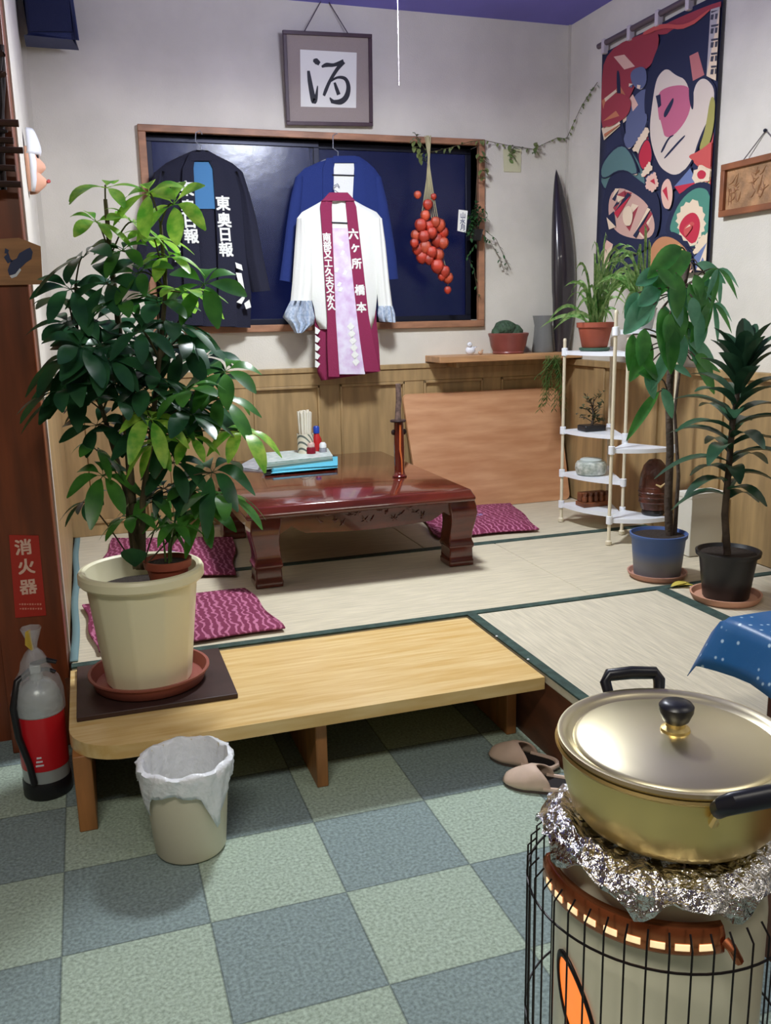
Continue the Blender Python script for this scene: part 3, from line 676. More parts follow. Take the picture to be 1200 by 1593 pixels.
# white coat in front
wcoat = thing('happi_coat', at_y(530, 305, YC-.04), 'white festival coat with long maroon lettered lapels and lilac panel', 'coat', 'festival coats hung before the window')
YV = YC-.05
panel([(312, 502, 552), (320, 488, 566), (330, 470, 586), (340, 462, 594), (380, 464, 592), (440, 478, 589), (480, 489, 585), (500, 492, 582), (512, 498, 578)], YV, .035, folds=.006, fk=7).build('body', M_white, wcoat, angle=80)
panel([(340, 462, 476), (380, 459, 486), (440, 455, 487), (470, 452, 485)], YV-.004, .03, folds=.006, fk=4).build('sleeve', M_white, wcoat, angle=80)
panel([(340, 580, 594), (380, 580, 600), (440, 586, 606), (478, 589, 611)], YV-.004, .03, folds=.005, fk=4).build('sleeve', M_white, wcoat, angle=80)
panel([(468, 452, 485), (480, 446, 487), (493, 440, 490), (504, 450, 489), (518, 459, 470)], YV-.008, .034, .02, folds=.012, fk=9).build('cuff', M_dots, wcoat, angle=80)
panel([(476, 589, 611), (488, 588, 615), (500, 590, 616, 502)], YV-.008, .032, .02, folds=.01, fk=8).build('cuff', M_dots, wcoat, angle=80)
panel([(470, 488, 585), (500, 490, 586), (540, 491, 590), (580, 494, 592, 576), (592, 500, 590, 578)], YV+.012, .022, .006, folds=.004, fk=5).build('maroon_panel', M_maroon, wcoat, angle=80)
YL = YV-.040
strip([(500, 517, 312), (498, 516, 322), (501, 517, 361), (505, 520, 430), (509, 522, 494), (509, 525, 540), (511, 528, 586)], YL).build('lapel', M_maroon, wcoat)
strip([(538, 550, 312), (538, 554, 322), (542, 559, 366), (548, 566, 426), (555, 573, 489), (560, 580, 530), (567, 591, 578)], YL).build('lapel', M_maroon, wcoat)
strip([(512, 540, 300), (500, 552, 313)], YL, .012).build('collar', M_maroon, wcoat)
strip([(516, 539, 322), (517, 542, 355)], YL+.002, .003).build('lining', M_white, wcoat)
strip([(516, 543, 355), (519, 548, 420), (522, 556, 489), (525, 561, 535), (528, 568, 582)], YL+.001, .004).build('printed_panel', M_lil, wcoat)
px_text(wcoat, [('六', 550, 364), ('ヶ', 553, 386), ('所', 555, 410), ('橋', 560, 451), ('本', 562.5, 478)], YL-.0085, 15.5, .07)
px_text(wcoat, [(c, 508.5+i*.9, 369+i*13.5) for i, c in enumerate('南部又工久夫又水')]+[('久', 516, 476)], YL-.0085, 12.5, .07)
dm = MB()
for i in range(6):
    x, y = 546+i*1.6, 508+i*11; MB().poly([at_y(x+a, y+c, YL-.0055) for a, c in ((0, -7), (6, 0), (0, 7), (-6, 0))]).build('printed_motif', M_white, wcoat, smooth=False)
for i in range(5):
    x, y = 494.5, 514+i*13; MB().poly([at_y(x+a, y+c, YV-.0135) for a, c in ((-4, -6), (4, 0), (0, 6), (-4, 5))]).build('printed_motif', M_white, wcoat, smooth=False)
for (x, y) in ((531, 379), (533, 393), (524, 420), (537, 424), (528, 442), (530, 450)):
    MB().poly([at_y(x+a, y+c, YL-.0055) for a, c in ((0, -4), (4, -2), (1, 4), (-4, 3))]).build('printed_motif', M_white, wcoat, smooth=False)
MB().tube([at_y(516, 346, YL-.006), at_y(541, 347, YL-.006)], .003, 8).build('hanger_bar', M_sash, wcoat)
hanger(wcoat, 527, 300, 40, 285, YV+.012, M_clear)

# ================================================================ LEFT SIDE: speaker, mask, pillar pieces, extinguisher, bin
M_black = mat('black_plastic', (26, 26, 30), rough=.4); M_bluebl = mat('dark_blue_speaker', (34, 46, 92), rough=.55, bump=(300, .3))
sp = thing('speaker', (0, 4.26, 2.5), 'dark blue loudspeaker high in the left corner under the ceiling', 'speaker')
sb = MB().prism([(-.10, 4.19, 2.385), (.082, 4.15, 2.385), (.082, 4.33, 2.385), (-.10, 4.33, 2.385)], (0, 0, .25)); sb.build('cabinet', M_bluebl, sp, bevel=.015, seg=3)
MB().prism([(-.09, 4.186, 2.40), (.072, 4.150, 2.40), (.072, 4.140, 2.40), (-.09, 4.176, 2.40)], (0, 0, .22)).build('grille', mat('speaker_cloth', (24, 34, 74), rough=.8, bump=(500, .5)), sp, bevel=.004)
MB().box((-.02, 4.325, 2.45), (.04, YW-.002, 2.55)).build('wall_bracket', M_black, sp)

M_peach = mat('mask_skin', (232, 178, 150), rough=.45); M_mwhite = mat('mask_white', (228, 230, 236), rough=.6)
mk = thing('festival_mask', (XL, 3.6, 1.80), 'peach comic mask with white headcloth hung in profile on the left wall', 'mask')
def mface(v, a):                              # v 0 bottom..1 top, a -1..1 across
    z = 1.705+.195*v; w = .078*math.sin(PI*min(1, .12+v*.80))**.6; y = 3.60+w*math.sin(a*PI/2); d = .050*math.cos(a*PI/2)**.8*(math.sin(PI*(.08+.84*v))**.5)
    bump = .022*math.exp(-((a/.30)**2+((v-.17)/.13)**2)) + .013*math.exp(-((a/.22)**2+((v-.45)/.12)**2)) - .014*math.exp(-((a/.5)**2+((v-.33)/.05)**2)) - .010*math.exp(-((a/.5)**2+((v-.62)/.07)**2))
    return Vector((XL+.002+d+bump, y, z))
MB().grid([[mface(i/24, -1+2*k/20) for k in range(21)] for i in range(19)]).build('face', M_peach, mk, solid=.003)
g_ = []
for i in range(15, 25):
    g_.append([mface(i/24, -1+2*k/20)+Vector((.004+(.005 if i > 15 else 0), 0, .002*(i-15))) for k in range(21)])
MB().grid(g_).build('headcloth', M_mwhite, mk, solid=.003)
for s_ in (-1, 1):
    MB().grid([[mface(v, a)+Vector((.004, 0, 0)) for a in ((.92*s_), (.80*s_), (.62*s_))] for v in [i/10 for i in range(11)]]).build('cheek_cloth', M_mwhite, mk, solid=.003)
    MB().sphere(mface(.60, .34*s_)+Vector((.002, 0, 0)), .010, 10, sc=(.5, 1.3, .7)).build('eye', M_ink, mk)
    MB().tube([mface(.70, .18*s_)+X_*.003, mface(.74, .34*s_)+X_*.003, mface(.70, .5*s_)+X_*.003], [.002, .005, .002], 6).build('eyebrow', M_ink, mk)
MB().tube([mface(.19, -.1)+X_*.004, mface(.21, 0)+X_*.007, mface(.19, .1)+X_*.004], [.003, .007, .003], 8).build('lips', mat('mask_lips', (176, 70, 64), rough=.4), mk)

def pp(px, py, d=0): return at_y(px, py, PYF-d)
wp = thing('wooden_plaque', pp(30, 408), 'small pale wooden plaque painted with a dark blue bird, on the brown pillar', 'plaque')
pts = [(-40, 374), (30, 371), (63, 384), (66, 442), (-40, 444)]
MB().prism([pp(x, y, .001) for x, y in pts], (0, -.010, 0)).build('board', mat('plaque_wood', (192, 136, 90), rough=.6, var=(12, .15), stretch=(.6, 3, 4)), wp, bevel=.001)
bird = MB()
for p in ([(12, 420), (17, 406), (26, 402), (30, 394), (42, 387), (47, 385), (51, 392), (49, 403), (40, 409), (31, 418), (24, 427), (14, 428)], [(6, 400), (13, 393), (16, 402), (20, 406), (12, 410)], [(8, 386), (14, 389), (12, 395), (7, 394)]):
    bird.poly([pp(x, y, .0118) for x, y in p])
bird.build('painted_bird', mat('bird_ink', (46, 56, 92), rough=.6), wp, smooth=False)
MB().poly([pp(x, y, .0122) for x, y in [(15, 429), (24, 426), (31, 417), (33, 420), (26, 430), (18, 433)]]).build('painted_wing', M_mwhite, wp, smooth=False)

M_twig = mat('twig_bark', (78, 48, 38), rough=.8, var=(20, .3)); M_twigd = mat('twig_dark', (40, 28, 28), rough=.8)
tw = thing('twig_bundle', pp(0, 200, .04), 'bundle of dark twigs tied crosswise to the top of the brown pillar', 'twig ornament', None)
b_ = MB(); R_ = random.Random(3)
for i in range(9):
    x = -16+i*2.6; b_.tube([pp(x+R_.uniform(-3, 3), y, .03+R_.uniform(0, .02)) for y in (70, 130, 190, 240, 295)], R_.uniform(.004, .008), 7)
b_.build('upright_twigs', M_twigd, tw)
for i, (y, x1, r) in enumerate(((192, 29, .009), (219, 21, .008), (234, 36, .008), (262, 24, .008), (287, 33, .008), (116, 6, .008), (84, 4, .008))):
    MB().tube([pp(-26, y+R_.uniform(-3, 3), .052), pp(5, y-1, .054), pp(x1, y, .056)], r, 8).build('twig', M_twig, tw)
MB().tube([pp(-18, 200, .03), pp(-18, 200, .07), pp(10, 204, .07), pp(10, 204, .03)], .004, 6).build('binding', M_twigd, tw)

sg = thing('extinguisher_sign', pp(45, 895), 'red vertical sign with three white characters for the fire extinguisher, on the pillar', 'sign')
c4 = [pp(14, 832, .001), pp(60, 833, .001), pp(72, 957, .001), pp(24, 961, .001)]
MB().prism(c4, (0, -.002, 0)).build('plate', mat('sign_red', (182, 44, 30), rough=.4), sg)
tx = MB(); s_ = (pp(1, 0)-pp(0, 0)).length
for ch, x, y in (('消', 36, 851), ('火', 41, 881), ('器', 44, 913)): tx.text(ch, pp(x, y, .0036), X_, Z_, 31*s_, bold=.055)
tx.build('lettering', mat('sign_white', (236, 196, 178), rough=.5), sg, smooth=False)
sm = MB()
for r in range(2):
    for k in range(9): sm.obox(pp(31+k*4+r, 940+r*7, .0034), X_*.0022, Y_*.0002, Z_*.0026*(1 if k % 3 else .6))
sm.build('small_print', mat('sign_smallprint', (226, 150, 130), rough=.5), sg, smooth=False)

# fire extinguisher
ex = thing('fire_extinguisher', (-.193, 2.40, 0), 'grey fire extinguisher with red label in a clear bag, beside the bench', 'fire extinguisher')
M_exg = mat('extinguisher_grey', (176, 184, 184), rough=.3, metal=.3); M_exr = mat('extinguisher_red', (206, 30, 40), rough=.35)
c = (-.193, 2.40, 0)
MB().lathe([(.0, .001), (.060, .001), (.063, .006), (.063, .045), (.061, .05)], 32, c).build('base_ring', M_black, ex)
MB().lathe([(.060, .045), (.060, .255), (.057, .28), (.049, .30), (.035, .318), (.018, .326), (.016, .345), (.0, .346)], 40, c).build('cylinder', M_exg, ex)
MB().lathe([(.0608, .085), (.0612, .088), (.0612, .232), (.0608, .235)], 40, c).build('label', M_exr, ex)
el = MB()
for i in range(4): el.obox((c[0]+.018, c[1]-.0615+.0028, .10+.012*i), X_*(.012-.002*i), Y_*.0008, Z_*.002)
el.lathe([(.002, 0), (.009, 0)], 16, (0, 0, 0)); 
el = MB()
for i in range(3): el.obox((c[0]-.010, c[1]-.0606, .105+.011*i), X_*(.010-.002*i), Y_*.0012, Z_*.0022)
el.build('label_print', M_mwhite, ex, smooth=False)
MB().lathe([(.012, -.0), (.013, .006), (.006, .008), (0, .008)], 16, (0, 0, 0)).v
MB().obox((c[0], c[1], .355), X_*.014, Y_*.016, Z_*.012).build('valve', M_exg, ex, bevel=.003)
MB().tube([(c[0]-.01, c[1], .365), (c[0]+.03, c[1]-.01, .378), (c[0]+.055, c[1]-.02, .372)], [.008, .007, .006], 8, flat=.5).tube([(c[0]-.01, c[1], .35), (c[0]+.03, c[1]-.01, .352), (c[0]+.05, c[1]-.02, .345)], [.007, .006, .005], 8, flat=.5).build('lever', M_black, ex, bevel=0)
MB().tube([(c[0]-.012, c[1]-.005, .352), (c[0]-.045, c[1]-.03, .335), (c[0]-.060, c[1]-.046, .27), (c[0]-.055, c[1]-.047, .19), (c[0]-.035, c[1]-.058, .11), (c[0]-.028, c[1]-.060, .055)], .009, 10).build('hose', M_black, ex)
M_film = mat('clear_film', (225, 230, 235), rough=.15, alpha=.30, bump=(40, .8))
wob = lambda a, z: 1+.05*math.sin(a*7+z*60)*(1 if z > .3 else .2)
MB().lathe([(.066, .24), (.066, .29), (.055, .325), (.040, .352), (.033, .378), (.022, .398), (.010, .412), (.012, .425), (.020, .45), (.026, .468)], 40, c, wob=wob).build('clear_bag', M_film, ex)
MB().tube([(c[0]+.0, c[1]-.006, .408), (c[0]-.008, c[1]-.02, .435), (c[0]-.006, c[1]-.025, .468)], [.004, .012, .009], 6, flat=.2).build('yellow_tag', mat('yellow_tag', (206, 176, 70), rough=.6), ex)

# wastebasket and liner
bn_c = (.145, 1.992, 0)
wbk = thing('wastebasket', bn_c, 'small cream plastic wastebasket standing under the bench edge', 'wastebasket')
M_cream = mat('cream_plastic', (222, 214, 190), rough=.4)
MB().lathe([(0, .004), (.080, .004), (.084, .010), (.102, .226), (.105, .228), (.105, .233), (.100, .233), (.081, .014), (0, .012)], 48, bn_c).build('bin', M_cream, wbk)
M_bag = mat('white_bag_film', (238, 242, 246), rough=.35, bump=(40, .6)); bb = M_bag.node_tree.nodes['Principled BSDF']
tagp = MB(); N = 72; rows = []
def bag_drop(a):
    """how far the turned-down liner hangs over the outside, by angle"""
    d = .046+.010*math.sin(a*3+1)+.006*math.sin(a*7)
    for c0, w_, h_ in ((-1.02, .40, .115), (-2.72, .24, .075), (-.62, .20, .02)):
        da = (a-c0+PI) % (2*PI)-PI; d += h_*max(0, 1-abs(da)/w_)
    da = (a+1.85+PI) % (2*PI)-PI; d -= .014*max(0, 1-abs(da)/.5)
    return d
prf = []
for j in range(14):
    row = []
    for k in range(N):
        a = 2*PI*k/N - PI; w1 = .0025*math.sin(a*17+j)+.0015*math.sin(a*31+2*j)
        if j < 6: t = j/5; r, z = .080+.018*t+w1, .10+.132*t+.002*math.sin(a*9)
        elif j < 8: r, z = .101+.005*(j-6)+w1*.3, .238+.004*math.sin(a*8+1)-(j-6)*.001
        else: t = (j-8)/5; r, z = .1085-.0085*t*bag_drop(a)/.1+.004+w1+.012*t*max(0, math.sin(a*5+.6))*bag_drop(a)*4, .234-bag_drop(a)*t
        row.append((bn_c[0]+r*math.cos(a), bn_c[1]+r*math.sin(a), z))
    prf.append(row)
tagp.grid(prf, close=True)
tag(tagp.build('bin_liner', M_bag, solid=.0012, angle=70), 'crumpled white plastic liner folded over the rim of the wastebasket', 'bag')

# slippers under the bench
M_slip = mat('slipper_beige', (228, 200, 178), rough=.6, var=(14, .08)); M_insole = mat('slipper_insole', (30, 24, 24), rough=.8); M_sole = mat('slipper_sole', (92, 78, 72), rough=.7)
def slipper(toe, heel, W_, label):
    toe, heel = Vector(toe), Vector(heel); d = heel-toe; L_ = d.length; d.normalize(); s_ = Vector((-d.y, d.x, 0))
    t = thing('slipper', toe.lerp(heel, .5), label, 'slipper', 'pair of beige slippers under the bench')
    hw = lambda u: W_*.5*(max(0, 1-((u-.36)/.37)**2)**.5 if u < .3 else (1-.22*math.sin((u-.3)/.7*PI/2)) if u < .8 else (1-.22*math.sin((.5)/.7*PI/2)-.02)*max(0, 1-((u-.80)/.2001)**2)**.5)
    P = lambda u, a, z: toe+d*(L_*u)+s_*a+Z_*z
    out_ = [P(u, hw(u), 0) for u in [i/24 for i in range(25)]]+[P(u, -hw(u), 0) for u in [i/24 for i in range(23, 0, -1)]]
    MB().prism([p+Z_*.001 for p in out_], (0, 0, .011)).build('sole', M_sole, t)
    cc = toe.lerp(heel, .5); MB().prism([cc+(p-cc)*.94+Z_*.0122 for p in out_], (0, 0, .003)).build('insole', M_insole, t)
    rows = []
    for i in range(13):
        row = []
        for k in range(17):
            a = PI*k/16; u0 = i/12; edge = .43+.22*abs(math.cos(a))**1.5; u = u0*edge
            row.append(P(u, hw(u)*1.03*math.cos(a), .010+(.050*(u0*1.15)**.5 if u0 < .7 else .048+.006*(u0-.7))*math.sin(a)**.8))
        rows.append(row)
    MB().grid(rows).build('upper', M_slip, t, solid=.004)
    rim = [P(u, hw(u)*1.0, .016) for u in [.55+.45*i/12 for i in range(13)]]+[P(u, -hw(u)*1.0, .016) for u in [1-.45*i/12 for i in range(1, 13)]]
    MB().tube(rim, .0065, 8).build('heel_rim', M_slip, t)
slipper((1.015, 2.155, 0), (1.150, 2.005, 0), .085, 'beige slipper farther under the bench, behind its mate')
slipper((.985, 2.005, 0), (1.150, 1.885, 0), .088, 'beige slipper nearer the kettle stove, in front of its mate')

# ================================================================ HEATER WITH POT
H = Vector((.662, .885, 0))
ht = thing('kerosene_heater', H, 'round cream kerosene heater with wire guard and glowing oval window', 'heater')
M_hcream = mat('heater_enamel', (244, 240, 214), rough=.32, coat=.3); M_copper = mat('copper_band', (190, 112, 74), rough=.25, metal=.85); M_wire = mat('dark_wire', (44, 40, 42), rough=.4, metal=.7)
M_slot = mat('slot_shine', (255, 232, 190), rough=.3, emit=((255, 226, 170), .75))  # bright shine of the slots is put in as emission
MB().lathe([(0, .0), (.19, .0), (.19, .035), (.16, .05), (.135, .06)], 48, H).build('base_tray', M_hcream, ht)
MB().lathe([(.136, .055), (.136, .50), (.130, .545), (.118, .575), (.105, .588), (0, .590)], 64, H).build('body', M_hcream, ht)
def hdir(px, py, r):
    """angle round the heater of a picture point on its side of radius r"""
    best = None
    for i in range(720):
        a = 2*PI*i/720; p = H+Vector((r*math.cos(a), r*math.sin(a), 0))
        if (p-CAM).xy.dot((p-H).xy) > 0: continue
        dd = ray(px, py); t = (p.y)/dd.y; e = abs((CAM+dd*t).x-p.x)
        if best is None or e < best[0]: best = (e, a)
    return best[1]
a_w = hdir(896, 1535, .136)
def on_body(a, z, r=.137): return H+Vector((r*math.cos(a), r*math.sin(a), z))
def oval(r, sa, sz, tilt=.0, n=32): return [on_body(a_w+sa*math.cos(t)+0, WZC+sz*math.sin(t)+tilt*math.cos(t), r) for t in [2*PI*i/n for i in range(n)]]
WZC = .376
fr_o, fr_i = oval(.139, .29, .050, -.036), oval(.140, .25, .043, -.032)
MB().grid([fr_o, fr_i], close=True).build('window_rim', M_wire, ht, solid=.003)
M_flame = mat('flame_glow', (255, 150, 60), rough=.3, var=(7, .2), rgb2=(240, 110, 40), emit=((255, 132, 58), .85))
MB().add(oval(.1385, .255, .044, -.033)+[on_body(a_w, WZC, .1385)], [(i, (i+1) % 32, 32) for i in range(32)]).build('flame_window', M_flame, ht)
# copper band with slots
a_l, a_r = hdir(868, 1345, .150), hdir(1128, 1447, .150)
if a_r < a_l: a_r += 2*PI
cb = MB(); rows = []
for i in range(41):
    a = a_l-.35+(a_r-a_l+.35)*i/40; rows.append([on_body(a, z, r) for r, z in ((.140, .549), (.147, .546), (.151, .538), (.151, .516), (.148, .512))])
cb.grid(rows).build('copper_band', M_copper, ht, solid=.002)
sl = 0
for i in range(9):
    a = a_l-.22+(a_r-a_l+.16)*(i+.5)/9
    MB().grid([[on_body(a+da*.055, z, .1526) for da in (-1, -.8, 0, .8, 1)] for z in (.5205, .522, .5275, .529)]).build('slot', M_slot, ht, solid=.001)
MB().tube([on_body(a_r, .53, .152), on_body(a_r+.02, .527, .160), on_body(a_r+.10, .505, .158)], .006, 8).build('band_clip', M_copper, ht)
# wire guard
GR = .171
def ring(r, z, rad): return MB().tube([on_body(2*PI*i/64, z, r) for i in range(65)], rad, 6, caps=False)
for z in (.06, .30, .505): ring(GR, z, .0017).build('guard_ring', M_wire, ht)
a0 = hdir(1005, 1500, GR); da = .145
for i in range(43):
    a = a0+2*PI*i/43
    MB().tube([on_body(a, .036, GR), on_body(a, .535, GR), on_body(a, .548, GR-.012)], .0013, 6).build('guard_bar', M_wire, ht)
# foil
M_foil = mat('crumpled_foil', (222, 222, 222), rough=.16, metal=1, bump=(70, 1))
R_ = random.Random(21); rows = []; NF = 96
fprof = [(.085, .5965), (.108, .598), (.126, .596), (.140, .590), (.150, .581), (.156, .570), (.158, .562)]
jit = [[R_.uniform(-1, 1) for k in range(NF)] for _ in fprof]
for j, (r, z) in enumerate(fprof):
    row = []
    for k in range(NF):
        a = 2*PI*k/NF; q = jit[j][k]*.0045 if j else 0
        rag = 0
        if j >= 5: rag = (.008*math.sin(a*9+1)+.012*abs(math.sin(a*4))+.006*math.sin(a*17))*(j-4)/2
        left = max(0, math.cos(a-PI*.95))**3
        row.append(H+Vector(((r+q-rag*.15)*math.cos(a), (r+q)*math.sin(a), z+jit[j][(k*7) % NF]*.0024+rag+left*.018*(1 if j > 1 else 0))))
    rows.append(row)
tag(MB().grid(rows, close=True).build('foil_sheet', M_foil, smooth=True, solid=.0008, angle=18), 'crumpled aluminium foil covering the heater top beneath the pot', 'foil')
# pot
M_alu = mat('golden_aluminium', (232, 206, 138), rough=.36, metal=.92, bump=(5, .02)); M_alu2 = mat('lid_aluminium', (222, 212, 176), rough=.34, metal=.92, bump=(4, .03)); M_bak = mat('black_handle', (24, 26, 36), rough=.35)
PC = Vector((.678, .886, 0)); PZ = .6025
pot = thing('cooking_pot', PC+Z_*PZ, 'large golden aluminium two-handled pot with lid on the foil-topped heater', 'pot')
MB().lathe([(0, 0), (.108, 0), (.120, .005), (.130, .018), (.139, .05), (.1435, .092), (.150, .096), (.1515, .099), (.150, .102), (.142, .100), (.138, .092), (.134, .05), (.12, .012), (0, .006)], 80, PC+Z_*PZ).build('pot_body', M_alu, pot, angle=50)
lidp = [(.1475, .1025), (.1495, .106), (.148, .110), (.143, .1105), (.136, .106), (.131, .1012), (.1285, .1008), (.126, .1035), (.122, .105), (.10, .1095), (.06, .1145), (.02, .117), (0, .1175)]
MB().lathe(lidp, 80, PC+Z_*PZ).build('lid', M_alu2, pot, angle=50)
MB().lathe([(0, 0.1155), (.019, 0.1165), (.018, 0.1205), (.0125, 0.1235), (.012, 0.1285), (.014, 0.1305)], 32, PC+Z_*PZ).build('knob_collar', M_alu, pot)
MB().lathe([(.0115, 0.1275), (.0165, 0.1315), (.0215, 0.1435), (.022, 0.1505), (.019, 0.1545), (.012, 0.1570), (0, 0.1575)], 32, PC+Z_*PZ).build('knob', M_bak, pot)
def handle(az, up, hl=.043, lift=0):
    o = Vector((math.cos(az), math.sin(az), 0)); t = Vector((-o.y, o.x, 0)); c = PC+o*.1425+Z_*(PZ+.075+lift); hd = (o*math.cos(up)+Z_*math.sin(up))
    root = MB()
    pts = [c+t*hl*.92+hd*.016, c+t*hl+hd*.036, c+t*hl*.86+hd*.046, c+hd*.048, c-t*hl*.86+hd*.046, c-t*hl+hd*.036, c-t*hl*.92+hd*.016]
    ho = root.tube(pts, [.0098, .011, .012, .0125, .012, .011, .0098], 12, flat=.75).build('handle', M_bak, pot)
    for s_ in (-1, 1):
        MB().tube([c+t*hl*.80*s_-o*.002-Z_*.012, c+t*hl*.9*s_+hd*.022], [.009, .0055], 8, flat=.6).build('handle_bracket', M_alu, ho)
        MB().sphere(c+t*hl*.80*s_+o*.001-Z_*.012, .0055, 8).build('rivet', M_alu, ho)
hb = at_z(975, 1078, .69)-PC; hf = at_z(1150, 1246, .68)-PC
handle(math.atan2(hb.y, hb.x), 1.05, .040, .010); hf = at_z(1146, 1245, .69)-PC; handle(math.atan2(hf.y, hf.x), .75, .052, .014)

# ================================================================ CLOTH TABLE AT RIGHT
ct = thing('side_table', (1.7, 1.15, TAT), 'low dark table under the blue dotted cloth at the right edge', 'table')
cx0, cy1, cz = 1.312, 1.552, .572
MB().box((cx0, .55, cz-.03), (2.15, cy1, cz-.002)).build('table_top', M_lac, ct, bevel=.003)
for x, y in ((cx0+.09, cy1-.10), (2.08, cy1-.08), (cx0+.09, .63), (2.08, .63)): MB().box((x-.03, y-.03, TAT+.001), (x+.03, y+.03, cz-.03)).build('leg', M_lac, ct, bevel=.004)
M_cloth = mat('blue_dotted_cloth', (28, 92, 158), rough=.4, bump=(20, .1)); nt = M_cloth.node_tree; bs = nt.nodes['Principled BSDF']
tc = nt.nodes.new('ShaderNodeTexCoord'); vo = nt.nodes.new('ShaderNodeTexVoronoi'); vo.inputs['Scale'].default_value = 42; vo.inputs['Randomness'].default_value = .75
nt.links.new(tc.outputs['Object'], vo.inputs['Vector']); cr = nt.nodes.new('ShaderNodeValToRGB'); cr.color_ramp.interpolation = 'LINEAR'
cr.color_ramp.elements[0].position = .11; cr.color_ramp.elements[0].color = lin((176, 205, 226)); cr.color_ramp.elements[1].position = .22; cr.color_ramp.elements[1].color = lin((22, 92, 150))
nt.links.new(vo.outputs['Distance'], cr.inputs[0]); nt.links.new(cr.outputs[0], bs.inputs['Base Color'])
tcl = MB()
rows = []
ys = [.52+i*(cy1-.52)/24 for i in range(25)]
def drape(s, y):      # s: 0 top edge .. 1 hem, left side
    return Vector((cx0-.004-.045*s-.012*s*math.sin(y*16), y, cz+.002-.10*s))
for y in ys:
    e = min(1, max(0, (y-(cy1-.12))/.12))
    r_ = [drape(s, y)+Vector((-.014*e*s, .012*e*s, -.012*e*s)) for s in (1, .75, .5, .25, .08)]+[Vector((cx0+.004, y, cz+.002))]+[Vector((cx0+(2.15-cx0)*k/10, y, cz+.0025)) for k in range(1, 11)]
    rows.append(r_)
for s in (.1, .4, .7, 1):
    rows.append([Vector((p.x, p.y+.01+.03*s, p.z-.11*s*(1 if k > 4 else .35))) for k, p in enumerate(rows[24])])
tcl.grid(rows)
tag(tcl.build('tablecloth', M_cloth, solid=.0015), 'blue cloth with pale dots draped over the low table at the right edge', 'tablecloth')

# ================================================================ ON THE LOW TABLE
tt = TZ+.0005
M_paper = mat('white_paper', (228, 230, 230), rough=.6); M_red = mat('red_plastic', (186, 36, 40), rough=.3); M_bcap = mat('blue_plastic', (36, 70, 170), rough=.3)
def atT(x, y, dz=0): p = at_z(x, y, tt); return Vector((p.x, p.y, tt+dz))
K = atT(490, 718)                       # condiment tray
Kx, Ky = K.x, 4.12
tray = thing('condiment_tray', (Kx, Ky, tt), 'black tray holding the chopsticks and sauce bottles at the back of the table', 'tray')
MB().box((Kx-.115, Ky-.075, tt), (Kx+.10, Ky+.075, tt+.006)).build('tray_floor', M_black, tray, bevel=.002)
rm = MB()
for a, c_ in (((-.12, -.08), (.105, -.073)), ((-.12, .073), (.105, .08)), ((-.12, -.08), (-.113, .08)), ((.098, -.08), (.105, .08))): rm.box((Kx+a[0], Ky+a[1], tt), (Kx+c_[0], Ky+c_[1], tt+.018))
rm.build('tray_rim', M_black, tray, bevel=.002)
tz = tt+.0065
hx, hy = at_y(474, 690, Ky).x, Ky-.02
hd_ = thing('chopstick_holder', (hx, hy, tz), 'pale striped paper cup holder full of white chopsticks on the black tray', 'holder')
M_stripe = mat('striped_holder', (214, 206, 184), rough=.6); nt = M_stripe.node_tree; wv = nt.nodes.new('ShaderNodeTexWave'); wv.bands_direction = 'DIAGONAL'; wv.inputs['Scale'].default_value = 22
tc = nt.nodes.new('ShaderNodeTexCoord'); nt.links.new(tc.outputs['Object'], wv.inputs[0]); cr = nt.nodes.new('ShaderNodeValToRGB'); cr.color_ramp.elements[0].position = .2; cr.color_ramp.elements[1].position = .3
cr.color_ramp.elements[0].color = lin((96, 104, 96)); cr.color_ramp.elements[1].color = lin((220, 212, 190)); nt.links.new(wv.outputs[0], cr.inputs[0]); nt.links.new(cr.outputs[0], nt.nodes['Principled BSDF'].inputs['Base Color'])
MB().lathe([(0, 0), (.036, 0), (.040, .12), (.037, .12), (.033, .004), (0, .004)], 28, (hx, hy, tz)).build('cup', M_stripe, hd_)
M_chop = mat('chopstick_white', (232, 226, 208), rough=.6)
R_ = random.Random(2); first = None
for i in range(24):
    a = i*2.4; r = .027*(i/24)**.5; lean = 1.22
    p0 = Vector((hx+r*.75*math.cos(a), hy+r*.75*math.sin(a), tz+.0055)); p1 = Vector((hx+r*lean*math.cos(a), hy+r*lean*math.sin(a), tz+.225+R_.uniform(-.006, .006)))
    o = thing('chopsticks', p0, 'sleeved white disposable chopsticks standing in the striped holder', 'chopsticks', 'chopsticks in the striped holder')
    MB().tube([p0, p1], .0062, 6).build('sleeve', M_chop, o)
def bottle(name, x, y, prof, mt, capprof, cmt, label, cat):
    t = thing(name, (x, y, tz), label, cat); MB().lathe(prof, 24, (x, y, tz)).build('bottle', mt, t); MB().lathe(capprof, 24, (x, y, tz)).build('cap', cmt, t)
bx_ = at_y(493, 690, Ky).x
bottle('sauce_bottle', bx_+.005, Ky+.02, [(0, 0), (.022, 0), (.024, .01), (.024, .085), (.014, .105), (.012, .112), (0, .112)], M_red, [(.013, .1125), (.015, .114), (.015, .142), (.010, .148), (0, .148)], M_bcap, 'red sauce bottle with a blue cap behind the condiment jars', 'bottle')
bottle('pepper_jar', at_y(476, 700, Ky).x+.012, Ky-.055, [(0, 0), (.020, 0), (.022, .008), (.022, .055), (.019, .06), (0, .06)], mat('dark_red_jar', (120, 20, 40), rough=.25), [(.0, .0605), (.018, .0605), (.018, .075), (.014, .08), (0, .08)], mat('pale_cap', (200, 170, 160), rough=.4), 'small dark red seasoning jar in front of the chopstick holder', 'jar')
